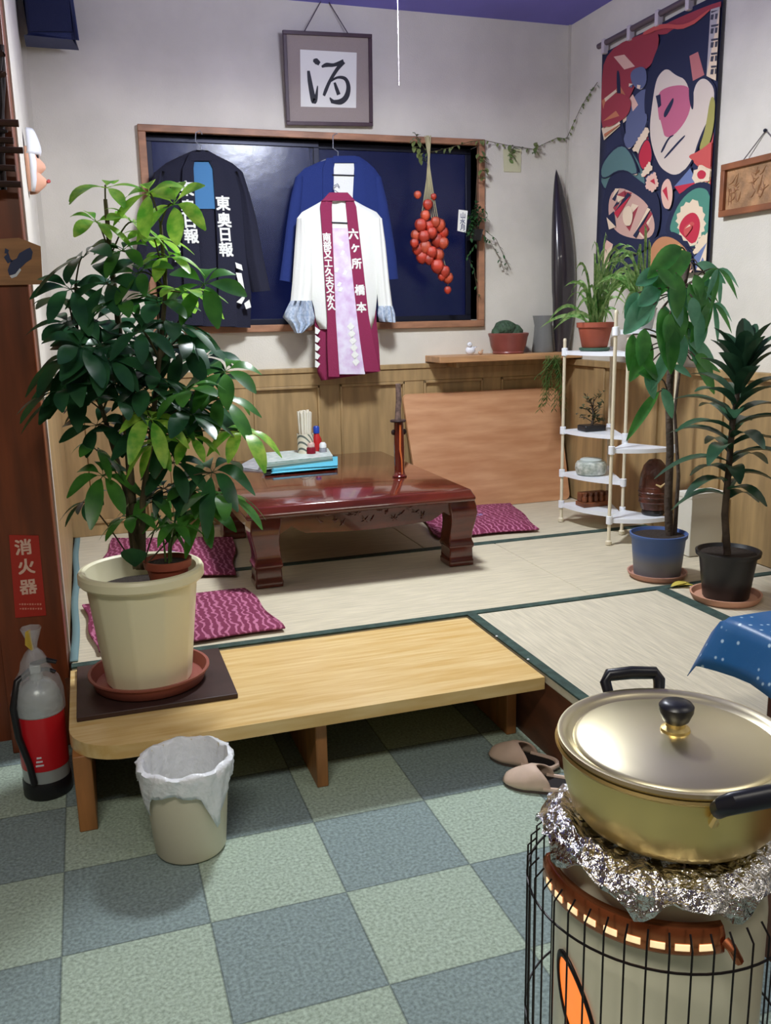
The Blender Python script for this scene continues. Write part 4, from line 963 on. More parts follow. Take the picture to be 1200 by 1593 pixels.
bottle('salt_jar', at_y(498, 700, Ky).x+.006, Ky-.035, [(0, 0), (.016, 0), (.018, .006), (.018, .045), (.015, .05), (0, .05)], M_clear, [(.0, .0505), (.017, .0505), (.017, .066), (.010, .075), (0, .076)], M_paper, 'small clear jar with a rounded white cap on the tray', 'jar')
# menus and wet towels
def slab(name, pts, z0, h, mt, label, cat, bev=.002, group=None):
    o = MB().prism([Vector((p.x, p.y, z0)) for p in pts], (0, 0, h)).build(name, mt, bevel=bev); tag(o, label, cat, group); return o
M_mag = mat('magazine_print', (202, 204, 208), rough=.4, var=(30, .35), rgb2=(150, 158, 168)); M_menu = mat('menu_print', (232, 238, 236), rough=.35, var=(34, .7), rgb2=(176, 200, 194), stretch=(1, 2, 1)); M_aqua = mat('aqua_towel', (92, 190, 216), rough=.5, bump=(60, .4)); M_grn = mat('grey_green_menu', (120, 142, 134), rough=.4)
slab('newspaper', [atT(368, 728), atT(440, 738), atT(470, 716), atT(400, 711)], tt, .004, M_mag, 'grey printed paper lying on the left back of the low table', 'paper')
q = [atT(412, 741), atT(521, 731), atT(523, 715), atT(414, 722)]
slab('menu_card', q, tt+.0045, .006, M_black, 'black bottom folder of the stack of menus on the low table', 'menu')
q2 = [atT(424, 740), atT(524, 731), atT(524, 717), atT(432, 722)]
slab('wet_towel', q2, tt+.0107, .010, M_aqua, 'light blue wrapped hand towel between the stacked menus', 'towel', .005)
slab('menu_card', [atT(412, 738), atT(518, 724), atT(512, 710), atT(418, 718)], tt+.0209, .009, M_grn, 'grey-green folder just under the white menu sheet', 'menu')
mn = slab('menu_sheet', [atT(405, 733), atT(518, 721), atT(510, 708), atT(412, 716)], tt+.0301, .005, M_menu, 'white menu sheet with dark marks topmost on the stack', 'menu')
# sword shaped bottle
S_ = atT(622, 742); 
sw = thing('sword_bottle', S_, 'upright red-brown bottle shaped like a sheathed sword on the low table', 'bottle')
M_sw = mat('sword_lacquer', (92, 26, 18), rough=.15, coat=.6); M_or = mat('orange_highlight', (232, 120, 60), rough=.3); M_swd = mat('sword_dark', (40, 20, 20), rough=.4)
def zy(py): return at_y(622, py, S_.y).z
sx = lambda px: at_y(px, 690, S_.y).x
xm = S_.x
zz = [tt, tt+.006, tt+.010, tt+.06, tt+.13, zy(656)]
MB().lathe([(0, 0), (.030, 0), (.031, .006), (.024, .012), (.021, .03), (.022, .13), (.020, zy(656)-tt), (0, zy(656)-tt)], 20, S_).build('sheath', M_sw, sw)
MB().tube([(xm+.004, S_.y-.0225, tt+.015), (xm+.002, S_.y-.0245, tt+.075), (xm-.004, S_.y-.024, tt+.12), (xm-.001, S_.y-.0225, zy(660))], [.004, .005, .006, .006], 8, flat=.6).build('highlight_strip', M_or, sw)  # highlight on the sheath modelled as an orange strip
MB().lathe([(0, 0), (.032, 0), (.034, .004), (.032, .008), (0, .008)], 24, (xm-.003, S_.y, zy(656))).build('guard', M_swd, sw)
MB().tube([(xm-.003, S_.y, zy(655)), (xm-.002, S_.y, zy(640)), (xm+.002, S_.y, zy(622)), (xm, S_.y, zy(597))], [.014, .012, .012, .011], 12).build('hilt', mat('hilt_wrap', (128, 104, 96), rough=.6, var=(60, .4)), sw)
for s_ in (-1, 1): MB().sphere((xm+s_*.024, S_.y, zy(672)), .010, 10, sc=(1, .8, 1.2)).build('side_knot', M_swd, sw)

# ================================================================ ON THE WALL SHELF
sz = SHZ+.0005
M_terra = mat('terracotta', (168, 84, 62), rough=.65, var=(12, .12)); M_brownpot = mat('brown_glaze_pot', (150, 78, 70), rough=.35, var=(9, .15)); M_soil = mat('soil', (46, 36, 30), rough=.95, bump=(90, .8))
c1 = at_y(791, 549, 4.285); cp = thing('planter_bowl', (c1.x, 4.285, sz), 'wide brown glazed bowl with a low green cactus on the wall shelf', 'potted plant')
MB().lathe([(0, 0), (.078, 0), (.082, .006), (.080, .012), (.092, .04), (.100, .085), (.104, .092), (.106, .104), (.100, .106), (.094, .098), (0, .092)], 40, (c1.x, 4.285, sz)).build('bowl', M_brownpot, cp)
M_cac = mat('cactus_green', (64, 92, 66), rough=.7, var=(60, .3), bump=(80, .8))
rr = random.Random(4)
MB().sphere((c1.x-.02, 4.285, sz+.125), .058, 24, rnd=rr, sc=(1.1, .9, .8)).build('cactus', M_cac, cp)
MB().sphere((c1.x+.032, 4.28, sz+.105), .045, 20, rnd=rr).build('cactus', M_cac, cp)
MB().sphere((c1.x-.07, 4.28, sz+.105), .03, 16, rnd=rr).build('cactus', M_cac, cp)
f1 = at_y(732, 549, 4.27); fg = thing('white_figurine', (f1.x, 4.27, sz), 'small white bird-like figurine at the left of the wall shelf', 'figurine')
MB().sphere((f1.x, 4.27, sz+.023), .024, 14, sc=(1.15, .8, .95)).build('body', M_mwhite, fg); MB().sphere((f1.x-.008, 4.262, sz+.052), .014, 12).build('head', M_mwhite, fg)
MB().leaf((f1.x+.012, 4.27, sz+.03), (1, .1, .5), .03, .02, .1).build('tail', M_mwhite, fg, solid=.004); MB().sphere((f1.x-.012, 4.2495, sz+.055), .0022, 8).build('eye', M_ink, fg)
tag(MB().sphere((f1.x+.055, 4.265, sz+.010), .010, 12, sc=(1.4, 1, 1)).sphere((f1.x+.064, 4.262, sz+.022), .006, 10).build('clay_figurine', mat('tan_clay', (196, 160, 130), rough=.7)), 'tiny tan figurine between the white figurine and the brown bowl', 'figurine')
g1 = at_y(846, 549, 4.30); gv = thing('glass_vase', (g1.x, 4.31, sz), 'grey smoky glass vase on the wall shelf beside the brown bowl', 'vase')
MB().lathe([(0, 0), (.055, 0), (.058, .01), (.050, .08), (.046, .14), (.056, .19), (.052, .19), (.042, .14), (.046, .08), (.052, .012), (0, .008)], 32, (g1.x, 4.31, sz)).build('vessel', mat('smoky_glass', (150, 152, 150), rough=.25, trans=.45), gv)
# dark pod leaning into the corner
pb, ptp = Vector((2.435, 4.295, sz)), Vector((2.412, 4.355, 1.972))
M_pod = mat('dark_pod', (52, 46, 52), rough=.22, var=(6, .2), stretch=(3, 3, .4), coat=.4)
rows = []
for i in range(25):
    t = i/24; p = pb.lerp(ptp, t)+Vector((-.03*math.sin(PI*t)*0, -.035*math.sin(PI*t), 0)); w = .078*(math.sin(PI*(.16+.84*t))**.75 if t > .3 else (.62+.38*math.sin(PI/2*t/.3))*.93)+.001
    rows.append([p+Vector((w*math.cos(a)*.82, .45*w*math.sin(a)-(.012 if math.sin(a) < 0 else 0)*math.sin(PI*t), 0)) for a in [2*PI*k/16 for k in range(16)]])
pod = MB().grid(rows, close=True); pod.f.append(list(range(15, -1, -1))); pod.m.append(0)
tag(pod.build('dried_pod', M_pod), 'tall dark glossy pointed pod standing on the shelf in the corner', 'dried pod')
# thermostat box on the wall
tbx = thing('wall_card', at_y(797, 252, YW), 'small pale card with a green leaf drawing on the wall right of the window', 'card')
q = [at_y(x, y, YW-.001) for x, y in ((783, 232), (811, 232), (810, 268), (784, 267))]
MB().prism(q, (0, -.004, 0)).build('sheet', mat('card_cream', (206, 204, 168), rough=.7), tbx)
lf = MB()
for x, y, a in ((795, 238, .4), (798, 246, 2.4), (792, 248, -.6)): lf.leaf(at_y(x, y, YW-.0065), (math.cos(a), 0, math.sin(a)), .032, .018, 0, up=(0, -1, 0))
lf.build('leaf_drawing', mat('card_green', (110, 136, 76), rough=.7), tbx)

# ================================================================ LEAVES
L_dk = leafmat('leaf_dark', (52, 104, 60), (34, 76, 50), .22); L_md = leafmat('leaf_mid', (84, 146, 58), (52, 106, 44), .35); L_lt = leafmat('leaf_lime_lit', (190, 228, 96), (108, 182, 60), .45, 30); L_cool = leafmat('leaf_cool', (120, 188, 150), (82, 154, 116), .3)  # lime leaves: variegation plus lamp brightness painted into the colour
L_sp = leafmat('leaf_striped', (176, 206, 136), (84, 142, 62), .4, 60); L_dr = leafmat('leaf_dracaena', (52, 88, 62), (32, 62, 46), .15); L_yel = mat('leaf_yellow', (206, 188, 84), rough=.6)
M_stem = mat('stem_brown', (96, 84, 56), rough=.7, var=(20, .3)); M_stemg = mat('stem_green', (84, 112, 54), rough=.6); M_bark = mat('trunk_bark', (84, 70, 58), rough=.85, var=(14, .35), bump=(60, .6))

# ---- big umbrella plant by the pillar
fp = Vector((.10, 2.45, 0)); fz = .2545
pl = thing('potted_umbrella_plant', (fp.x, fp.y, fz), 'tall bushy umbrella plant in a large cream pot on the bench', 'potted plant')
MB().lathe([(0, 0), (.142, 0), (.150, .005), (.160, .034), (.166, .036), (.166, .041), (.158, .041), (.146, .010), (0, .007)], 48, (fp.x+.0, fp.y, fz)).build('saucer', mat('saucer_redbrown', (146, 82, 70), rough=.5), pl)
oct_ = lambda a, z: 1+.022*abs(math.sin(a*5.0))**.7*(-1 if z < .30 else 0)
MB().lathe([(0, .0085), (.112, .0085), (.117, .014), (.148, .285), (.150, .298), (.163, .300), (.168, .306), (.168, .326), (.164, .334), (.156, .336), (.148, .331), (.143, .285), (.140, .27)], 120, (fp.x, fp.y, fz), wob=oct_).build('pot', mat('cream_pot', (240, 234, 198), rough=.38), pl, angle=25)
MB().lathe([(0, .279), (.06, .281), (.142, .272)], 40, (fp.x, fp.y, fz), wob=lambda a, z: 1).build('soil', M_soil, pl)
R_ = random.Random(11)
def atp(x, y, Y): return at_y(x, y, Y)
stem = MB()
main = [(218, 885, 2.44), (207, 790, 2.45), (199, 690, 2.45), (192, 580, 2.45), (182, 480, 2.46), (172, 400, 2.46), (164, 310, 2.46)]
mpts = [atp(*p) for p in main]; stem.tube(mpts, [.012, .011, .010, .009, .008, .007, .005], 10)
st2 = [atp(*p) for p in ((222, 885, 2.42), (222, 780, 2.40), (235, 680, 2.40), (248, 560, 2.42), (258, 450, 2.42), (250, 350, 2.43))]; stem.tube(st2, [.009, .008, .007, .006, .006, .004], 8)
st3 = [atp(*p) for p in ((212, 885, 2.47), (195, 760, 2.52), (160, 640, 2.5), (120, 540, 2.48), (118, 440, 2.48))]; stem.tube(st3, [.009, .008, .006, .005, .004], 8)
def nearest(p):
    q = [a for a in mpts+st2+st3 if a.z < p.z-.02] or [mpts[1]]; return min(q, key=lambda a: (a-p).length)
fol = [MB(), MB(), MB()]
def safe(p): return Vector((p.x, min(p.y, 2.635) if p.x < -.08 else p.y, p.z))
def cluster(px, py, Y, size, kind, n=7, tilt=None, droop=.55, spread=1.0):
    c = safe(atp(px, py, Y)); ax = Vector(tilt or (R_.uniform(-.5, .5), R_.uniform(-.7, .1), .75)).normalized()
    e1 = ax.orthogonal().normalized(); e2 = ax.cross(e1); a0 = R_.uniform(0, 6)
    s0 = nearest(c); stem.tube(bez(s0, (s0+c)/2+Z_*.03+(c-s0)*.15, c, 6), .0022, 5)
    for k in range(n):
        a = a0+2*PI*k/n*spread+R_.uniform(-.12, .12); d = (e1*math.cos(a)+e2*math.sin(a)+ax*R_.uniform(.0, .35)); L_ = size*R_.uniform(.85, 1.15)
        st = c+d.normalized()*size*.16
        fol[kind].leaf(st, d, L_*1.02, L_*.46, droop*R_.uniform(.6, 1.2), 0, up=ax, fold=.08, n=8, pw=.7, sh=1.35)
        fol[kind].tube([c, st], .0012, 4)
top = [(165, 292, 2.44, .085, 2, 5), (232, 300, 2.42, .085, 2, 6), (270, 318, 2.41, .10, 2, 7), (150, 345, 2.44, .07, 2, 6), (205, 345, 2.43, .075, 2, 7), (190, 390, 2.42, .075, 1, 6), (240, 372, 2.40, .075, 2, 7), (262, 400, 2.41, .07, 2, 6),
       (215, 425, 2.40, .085, 1, 7), (318, 442, 2.40, .10, 1, 7), (285, 455, 2.41, .09, 2, 7), (130, 400, 2.46, .11, 0, 7), (110, 450, 2.45, .10, 0, 7), (165, 440, 2.42, .10, 0, 7), (190, 470, 2.38, .09, 1, 7), (245, 470, 2.40, .10, 0, 7), (270, 505, 2.40, .10, 0, 7)]
for x, y, Y, s_, k, n in top: cluster(x, y, Y, s_, k, n)
body = [(112, 500), (140, 500), (185, 520), (230, 520), (275, 545), (310, 560), (105, 555), (125, 560), (165, 565), (205, 570), (250, 585), (290, 600), (335, 590), (98, 606), (110, 620), (150, 620), (195, 620), (235, 635), (280, 640), (320, 635), (115, 470), (150, 660), (200, 670), (250, 670), (300, 520), (120, 590), (180, 600), (118, 530), (150, 540), (220, 600), (265, 640), (215, 540), (260, 550), (300, 640)]
for x, y in body:
    x += R_.uniform(-10, 10); y += R_.uniform(-10, 10)
    k = 0 if x < 250 else R_.choice((0, 0, 1))
    cluster(x, y, R_.uniform(2.32, 2.60), R_.uniform(.085, .11), k, R_.choice((6, 7, 8)))
for x, y, Y, s_, k in ((350, 578, 2.40, .09, 1), (345, 620, 2.42, .09, 1), (378, 672, 2.38, .085, 2), (236, 652, 2.30, .085, 2), (240, 690, 2.34, .07, 2), (160, 740, 2.45, .09, 1), (135, 780, 2.5, .07, 0), (330, 735, 2.40, .11, 0), (345, 770, 2.38, .10, 1), (318, 800, 2.42, .09, 1), (270, 720, 2.44, .085, 0),
                      (295, 680, 2.38, .07, 2), (255, 760, 2.46, .07, 0), (200, 805, 2.40, .07, 1), (250, 808, 2.45, .08, 1), (150, 700, 2.48, .08, 1), (300, 760, 2.45, .08, 1)):
    cluster(x, y, Y, s_, k, 7, droop=.8)
fol[0].leaf(atp(210, 882, 2.36), (-.1, -.3, 1), .075, .07, .2)
stem.build('stem', M_stem, pl)
fol[0].build('foliage', L_dk, pl); fol[1].build('foliage', L_md, pl); fol[2].build('lime_lit_foliage', L_lt, pl)['label'] = 'bright yellow-green leaves with lamp light painted in'
# small terracotta pot standing inside the big one
ip = Vector((.168, 2.405, fz+.283)); sp2 = thing('small_terracotta_pot', ip, 'small terracotta pot with a young plant set inside the large cream pot', 'potted plant')
MB().lathe([(0, 0), (.042, 0), (.046, .004), (.056, .056), (.063, .058), (.065, .078), (.060, .079), (.056, .066), (0, .062)], 36, ip).build('pot', M_terra, sp2)
MB().lathe([(0, .0675), (.055, .0665)], 24, ip).build('soil', M_soil, sp2)
ss = MB(); sl_ = MB()
for ang, h, L_ in ((.3, .13, .09), (2.0, .17, .10), (-1.2, .11, .085)):
    b0 = ip+Z_*.066+Vector((.01*math.cos(ang), .01*math.sin(ang), 0)); c = b0+Vector((.05*math.cos(ang), .04*math.sin(ang), h)); ss.tube(bez(b0, b0+Z_*h*.7, c, 6), .0028, 6)
    for k in range(6):
        a = k*2*PI/6+ang; sl_.leaf(c, (math.cos(a), math.sin(a), .25), L_, L_*.4, .7)
ss.build('stem', M_stemg, sp2); sl_.build('foliage', L_md, sp2)

# ================================================================ PLANT RACK
M_rack = mat('white_rack_plastic', (236, 240, 246), rough=.35); M_post = mat('cream_post', (226, 216, 190), rough=.4)
rA, rB, rC, rD, rE = Vector((2.146, 3.761, 0)), Vector((2.112, 3.284, 0)), Vector((2.270, 3.425, 0)), Vector((2.372, 3.215, 0)), Vector((2.40, 3.76, 0))
rk = thing('plant_rack', (2.25, 3.5, TAT), 'white folding plant rack with round posts and wavy-fronted shelves', 'rack')
def post(p, z1):
    MB().lathe([(0, 0), (.013, 0), (.014, .015), (.0085, .02), (.0075, .03), (.0075, z1-TAT), (.009, z1-TAT+.004), (.006, z1-TAT+.014), (0, z1-TAT+.015)], 14, (p.x, p.y, TAT+.003)).build('post', M_post, rk)
post(rA, 1.11); post(rC, 1.115); post(rE, 1.11); post(rB, 1.235); post(rD, 1.235)
def rshelf(pts, z, wav):
    """first edge pts[0]->pts[1] is the wavy front"""
    a, c = pts[0], pts[1]; d = (c-a).normalized(); nn_ = Vector((d.y, -d.x, 0)); q = []
    for i in range(17):
        t = i/16; q.append(a.lerp(c, t)+nn_*wav*math.sin(PI*t)*(1 if t < .9 else .8)+Z_*z)
    q += [p+Z_*z for p in pts[2:]]
    MB().prism(q, (0, 0, .018)).build('shelf', M_rack, rk, bevel=.005)
    for p in pts:
        MB().lathe([(.0088, -.006), (.014, -.004), (.014, .030), (.0088, .032)], 14, (p.x, p.y, z)).build('collar', M_rack, rk)
for z in (1.052, .682, .475, .322): rshelf([rA, rC, rE], z, .035)
for z in (1.152, .652, .345): rshelf([rB, rD, rC], z, .03)
def shelfpt(u, v): return rA.lerp(rC, u).lerp(rE, v)
# spider plant
s1 = shelfpt(.42, .18); sz1 = 1.0705
sg_ = thing('spider_plant', (s1.x, s1.y, sz1), 'spider plant with arching striped blades in a terracotta pot on the rack top', 'potted plant')
MB().lathe([(0, 0), (.062, 0), (.070, .006), (.070, .014), (.064, .016), (0, .01)], 32, (s1.x, s1.y, sz1)).build('saucer', mat('green_saucer', (60, 92, 76), rough=.5), sg_)
MB().lathe([(0, .0165), (.055, .0165), (.058, .02), (.076, .105), (.083, .107), (.085, .128), (.079, .129), (.074, .112), (0, .108)], 36, (s1.x, s1.y, sz1)).build('pot', M_terra, sg_)
def blades(mb, base, tips, W_, rnd, hmid):
    for tp_ in tips:
        b0 = base+Vector((rnd.uniform(-.03, .03), rnd.uniform(-.03, .03), 0)); md = b0.lerp(tp_, .45); md.z = max(b0.z, tp_.z)+hmid*rnd.uniform(.6, 1.2)
        tp_ = Vector((min(tp_.x, 2.44), tp_.y, tp_.z)); md.x = min(md.x, 2.44)
        P_ = bez(b0, md, tp_, 9); rows = []
        for i, p in enumerate(P_):
            t = (P_[min(i+1, 9)]-P_[max(i-1, 0)]).normalized(); s_ = t.cross(Vector((.3, -1, .2))).normalized(); w = W_*(.35+.65*math.sin(PI*min(.95, i/9*.8+.15)))*(1 if i < 8 else (.6 if i == 8 else .05))
            rows.append([p-s_*w/2, p+Vector((0, .15*w, 0)), p+s_*w/2])
        mb.grid(rows)
bl_ = MB(); R_ = random.Random(8); base = s1+Z_*(sz1+.105)
tips = []
for x, y in ((870, 500), (882, 470), (905, 430), (925, 400), (945, 395), (960, 420), (975, 440), (935, 455), (950, 470), (895, 490), (915, 460), (940, 430), (900, 455), (970, 400), (990, 390), (1000, 420), (985, 460), (965, 490), (1005, 440), (860, 515), (955, 500), (978, 480)):
    tips.append(at_y(x, y, s1.y+R_.uniform(-.16, .14)))
tips += [t_+Vector((R_.uniform(-.05, .05), R_.uniform(-.06, .06), R_.uniform(-.01, .06))) for t_ in tips]
blades(bl_, base, tips, .016, R_, .14)
bl_.build('foliage', L_sp, sg_)
# second spider plant higher on the right column
s2 = (rB+rC+rD)/3; sz2 = 1.1705
sg2 = thing('spider_plant', (s2.x, s2.y, sz2), 'spider plant in a small grey pot on the highest rack shelf, blades hanging down', 'potted plant')
MB().lathe([(0, 0), (.045, 0), (.060, .08), (.064, .085), (.060, .088), (.055, .08), (0, .075)], 28, (s2.x, s2.y, sz2)).build('pot', mat('grey_pot', (150, 150, 144), rough=.6), sg2)
bl2 = MB(); tips = [at_y(x, y, s2.y+R_.uniform(-.12, .12)) for x, y in ((940, 470), (955, 480), (968, 490), (950, 440), (985, 470), (1000, 455), (1020, 440), (930, 450), (962, 460), (975, 430), (1035, 470), (990, 400), (1010, 385), (945, 415), (1045, 440), (958, 430))]
tips += [t_+Vector((R_.uniform(-.05, .05), R_.uniform(-.05, .05), R_.uniform(-.02, .05))) for t_ in tips]
blades(bl2, s2+Z_*(sz2+.085), tips, .017, R_, .16); bl2.build('foliage', L_sp, sg2)
# bonsai on second shelf
s3 = shelfpt(.40, .2); z3_ = .7005
bo = thing('bonsai', (s3.x, s3.y, z3_), 'small bonsai in a flat black pot on the second rack shelf', 'potted plant')
MB().box((s3.x-.055, s3.y-.04, z3_), (s3.x+.055, s3.y+.04, z3_+.028)).build('pot', M_black, bo, bevel=.006)
tk = MB(); lf = MB(); R_ = random.Random(14)
tk.tube([(s3.x, s3.y, z3_+.026), (s3.x+.01, s3.y, z3_+.06), (s3.x-.004, s3.y-.01, z3_+.10), (s3.x+.008, s3.y, z3_+.15)], [.007, .006, .004, .002], 8)
for i in range(9):
    a = i*2.3; p = Vector((s3.x, s3.y, z3_+.03+.012*i)); e = p+Vector((.075*math.cos(a)*(1-i*.06), .05*math.sin(a), .015+.004*i)); tk.tube([p, (p+e)/2+Z_*.01, e], [.0025, .002, .001], 5)
    for k in range(12):
        q = p.lerp(e, R_.uniform(.3, 1.05))+Vector((R_.uniform(-.01, .01), R_.uniform(-.01, .01), R_.uniform(-.005, .012))); lf.leaf(q, (R_.uniform(-1, 1), R_.uniform(-1, 1), R_.uniform(.1, 1)), R_.uniform(.022, .036), .014, .2, n=3)
tk.build('trunk', M_bark, bo); lf.build('foliage', leafmat('bonsai_leaf', (96, 106, 66), (70, 70, 52), .2), bo)
# white jar, wooden carving
s4 = shelfpt(.42, .18); z4 = .4935
jr = thing('white_jar', (s4.x, s4.y, z4), 'squat white patterned ceramic jar with lid on the third rack shelf', 'jar')
M_wj = mat('white_pattern_ceramic', (222, 226, 218), rough=.35, var=(46, .4), rgb2=(150, 160, 150), bump=(60, .4))
MB().lathe([(0, 0), (.058, 0), (.068, .006), (.075, .03), (.073, .05), (.066, .062), (.056, .064), (0, .064)], 36, (s4.x, s4.y, z4)).build('vessel', M_wj, jr)
MB().lathe([(.052, .0645), (.053, .072), (.045, .077), (0, .079)], 32, (s4.x, s4.y, z4)).build('lid', mat('jar_lid', (196, 206, 204), rough=.3), jr)
s5 = shelfpt(.45, .28); z5 = .3405
wc = thing('wooden_carving', (s5.x, s5.y, z5), 'small reddish brown wooden carved box on the lowest rack shelf', 'carving')
M_wc = mat('carving_brown', (142, 80, 46), rough=.45, var=(20, .3))
MB().box((s5.x-.075, s5.y-.04, z5), (s5.x+.075, s5.y+.04, z5+.022)).build('base', M_wc, wc, bevel=.004)
for i in range(5): MB().lathe([(0, 0), (.011, 0), (.013, .02), (.008, .03), (.012, .045), (0, .05)], 12, (s5.x-.06+.03*i, s5.y-.02, z5+.0225)).build('finial', M_wc, wc)
MB().box((s5.x-.07, s5.y, z5+.0225), (s5.x+.07, s5.y+.035, z5+.065)).build('back_panel', M_wc, wc, bevel=.004)
# dark basket ornament on right bottom shelf
p6 = at_y(1000, 795, 3.36); s6 = Vector((2.345, 3.335, 0)); s6 = Vector((rC.x*.35+rD.x*.65-.0, rC.y*.35+rD.y*.65+.0, 0)); z6 = .3635
ob = thing('carved_ornament', (s6.x, s6.y, z6), 'dark reddish carved wooden figure with a rounded top on the lowest right shelf', 'ornament')
M_ob = mat('dark_carved_wood', (98, 50, 36), rough=.3, var=(16, .4), bump=(40, .5))
MB().lathe([(0, 0), (.045, 0), (.050, .01), (.046, .022), (0, .024)], 28, (s6.x, s6.y, z6)).build('base', M_black, ob)
MB().lathe([(0, .024), (.052, .026), (.062, .07), (.064, .12), (.058, .18), (.046, .22), (.025, .245), (0, .25)], 28, (s6.x, s6.y, z6), wob=lambda a, z: 1+.03*math.sin(a*6)).build('body', M_ob, ob)
for i in range(4): MB().tube([(s6.x+r_*.99*math.cos(a), s6.y+r_*.99*math.sin(a), z6+.06+.022*i) for a in [2*PI*k/28 for k in range(29)] for r_ in (.062+.0015*i*(1 if i < 3 else 0),)], .004, 6, caps=False).build('band', M_ob, ob)
MB().tube([(s6.x-.03, s6.y-.055, z6+.145), (s6.x-.012, s6.y-.066, z6+.135), (s6.x+.012, s6.y-.064, z6+.150)], [.003, .006, .003], 6).build('inlay', mat('pale_inlay', (206, 180, 130), rough=.3), ob)

# ---- hanging fern below the shelf
fn = thing('trailing_fern', (2.30, 4.19, 1.0), 'feathery green trailing plant hanging below the front of the wall shelf', 'plant')
lf = MB(); R_ = random.Random(31); stm = MB()
for i in range(16):
    b0 = Vector((at_y(862, 570, 4.17).x+R_.uniform(-.05, .05), 4.175+R_.uniform(-.01, .01), 1.03)); e = at_y(858+R_.uniform(-24, 22), R_.uniform(580, 645), 4.15+R_.uniform(-.04, .03)); P_ = bez(b0, (b0+e)/2+Vector((R_.uniform(-.03, .03), -.02, .01)), e, 10); stm.tube(P_, .0013, 4)
    for k in range(1, 11):
        for s_ in (-1, 1): lf.leaf(P_[k], (s_*.8, R_.uniform(-.5, .3), -.5), .03, .007, .3, n=3)
stm.build('stem', M_stemg, fn); lf.build('foliage', leafmat('fern_green', (92, 126, 62), (58, 92, 44), .3), fn)

# ================================================================ FLOOR POTS AT RIGHT
b1 = Vector((2.02, 2.80, TAT+.003)); bp_ = thing('potted_money_tree', b1, 'tall slim tree with broad drooping leaves in a blue-grey pot on the tatami', 'potted plant')
MB().lathe([(0, 0), (.098, 0), (.108, .012), (.112, .022), (.106, .022), (.096, .008), (0, .006)], 40, b1).build('saucer', mat('pink_saucer', (190, 140, 122), rough=.6), bp_)
M_bpot = mat('blue_grey_pot', (70, 96, 148), rough=.5); nt = M_bpot.node_tree; tc = nt.nodes.new('ShaderNodeTexCoord'); sxz = nt.nodes.new('ShaderNodeSeparateXYZ'); nt.links.new(tc.outputs['Generated'], sxz.inputs[0]); cr = nt.nodes.new('ShaderNodeValToRGB')
cr.color_ramp.elements[0].color = lin((112, 112, 118)); cr.color_ramp.elements[0].position = .35; cr.color_ramp.elements[1].color = lin((66, 94, 150)); cr.color_ramp.elements[1].position = .62
nt.links.new(sxz.outputs[2], cr.inputs[0]); nt.links.new(cr.outputs[0], nt.nodes['Principled BSDF'].inputs['Base Color'])
MB().lathe([(0, .0075), (.082, .0075), (.087, .012), (.100, .15), (.107, .158), (.108, .172), (.102, .173), (.097, .16), (0, .152)], 44, b1).build('pot', M_bpot, bp_)
MB().lathe([(0, .1535), (.097, .1605)], 30, b1).build('soil', M_soil, bp_)
trk = MB(); Yt_ = 2.80
tp = [at_y(x, y, Yt_) for x, y in ((1042, 845), (1040, 780), (1043, 700), (1041, 620), (1046, 540), (1060, 460), (1072, 410))]
trk.tube(tp, [.016, .015, .014, .014, .013, .012, .008], 12)
trk.tube([tp[0]+X_*.022, at_y(1056, 740, Yt_+.02), at_y(1050, 640, Yt_+.03), at_y(1060, 560, Yt_+.04)], [.008, .007, .006, .004], 8)
fo = [MB(), MB()]; R_ = random.Random(17)
def bigleaf(px, py, Y, ang, L_, W_, k, droop=.3, up=(0, -1, .35)):
    c = at_y(px, py, Y); d = Vector((math.cos(ang), -.15, math.sin(ang))); n0 = min(tp, key=lambda a: (a-c).length); trk.tube(bez(n0, (n0+c)/2+Z_*.03, c, 6), .0026, 6); fo[k].leaf(c, d, L_, W_, droop, up=up, n=8, fold=.12, pw=.72, sh=.95)
for a in ((1030, 480, 2.70, -1.4, .17, .10, 0), (1060, 470, 2.70, -1.9, .13, .08, 0), (1010, 470, 2.72, -2.6, .13, .08, 1), (1075, 395, 2.74, -2.75, .19, .085, 0), (1060, 385, 2.72, 3.5, .16, .07, 0), (1050, 515, 2.72, -1.3, .10, .075, 1), (1045, 540, 2.72, -2.3, .14, .05, 1), (1005, 575, 2.72, -1.2, .085, .055, 1), (1030, 590, 2.72, 2.6, .13, .05, 0),
          (1025, 610, 2.72, -2.5, .18, .04, 0), (1030, 605, 2.74, -1.1, .09, .05, 1), (1070, 530, 2.72, -.4, .12, .05, 1), (1080, 440, 2.74, -1.2, .13, .07, 0), (1020, 430, 2.74, -2.0, .12, .07, 1), (1052, 425, 2.7, -1.6, .12, .07, 0), (1010, 540, 2.74, -2.4, .12, .06, 0), (1062, 500, 2.74, -.9, .12, .07, 0), (1045, 570, 2.70, -.2, .08, .03, 1),
          (1040, 450, 2.70, -1.1, .11, .06, 1), (1085, 410, 2.78, -.3, .12, .05, 1), (1075, 560, 2.74, -.1, .12, .03, 0), (985, 520, 2.76, -1.8, .10, .05, 0)): bigleaf(*a)
for i in range(26):
    px, py = R_.uniform(990, 1100), R_.uniform(390, 560)
    bigleaf(px, py, 2.74+R_.uniform(-.06, .05), R_.uniform(-2.9, -.3), R_.uniform(.07, .12), R_.uniform(.045, .065), R_.choice((0, 1)), R_.uniform(.1, .5))
for (px, py, n_, L_) in ((1118, 418, 6, .10), (1110, 472, 6, .10), (1085, 445, 5, .09)):
    c = at_y(px, py, 2.74); n0 = tp[5]; trk.tube(bez(n0, (n0+c)/2+Z_*.06, c, 8), .0022, 6)
    for k in range(n_):
        a = -2.7+2.3*k/(n_-1); fo[1 if k % 2 else 0].leaf(c, (math.cos(a), R_.uniform(-.4, .2), math.sin(a)*.8+.2), L_, L_*.26, .55, up=(0, -1, .3))
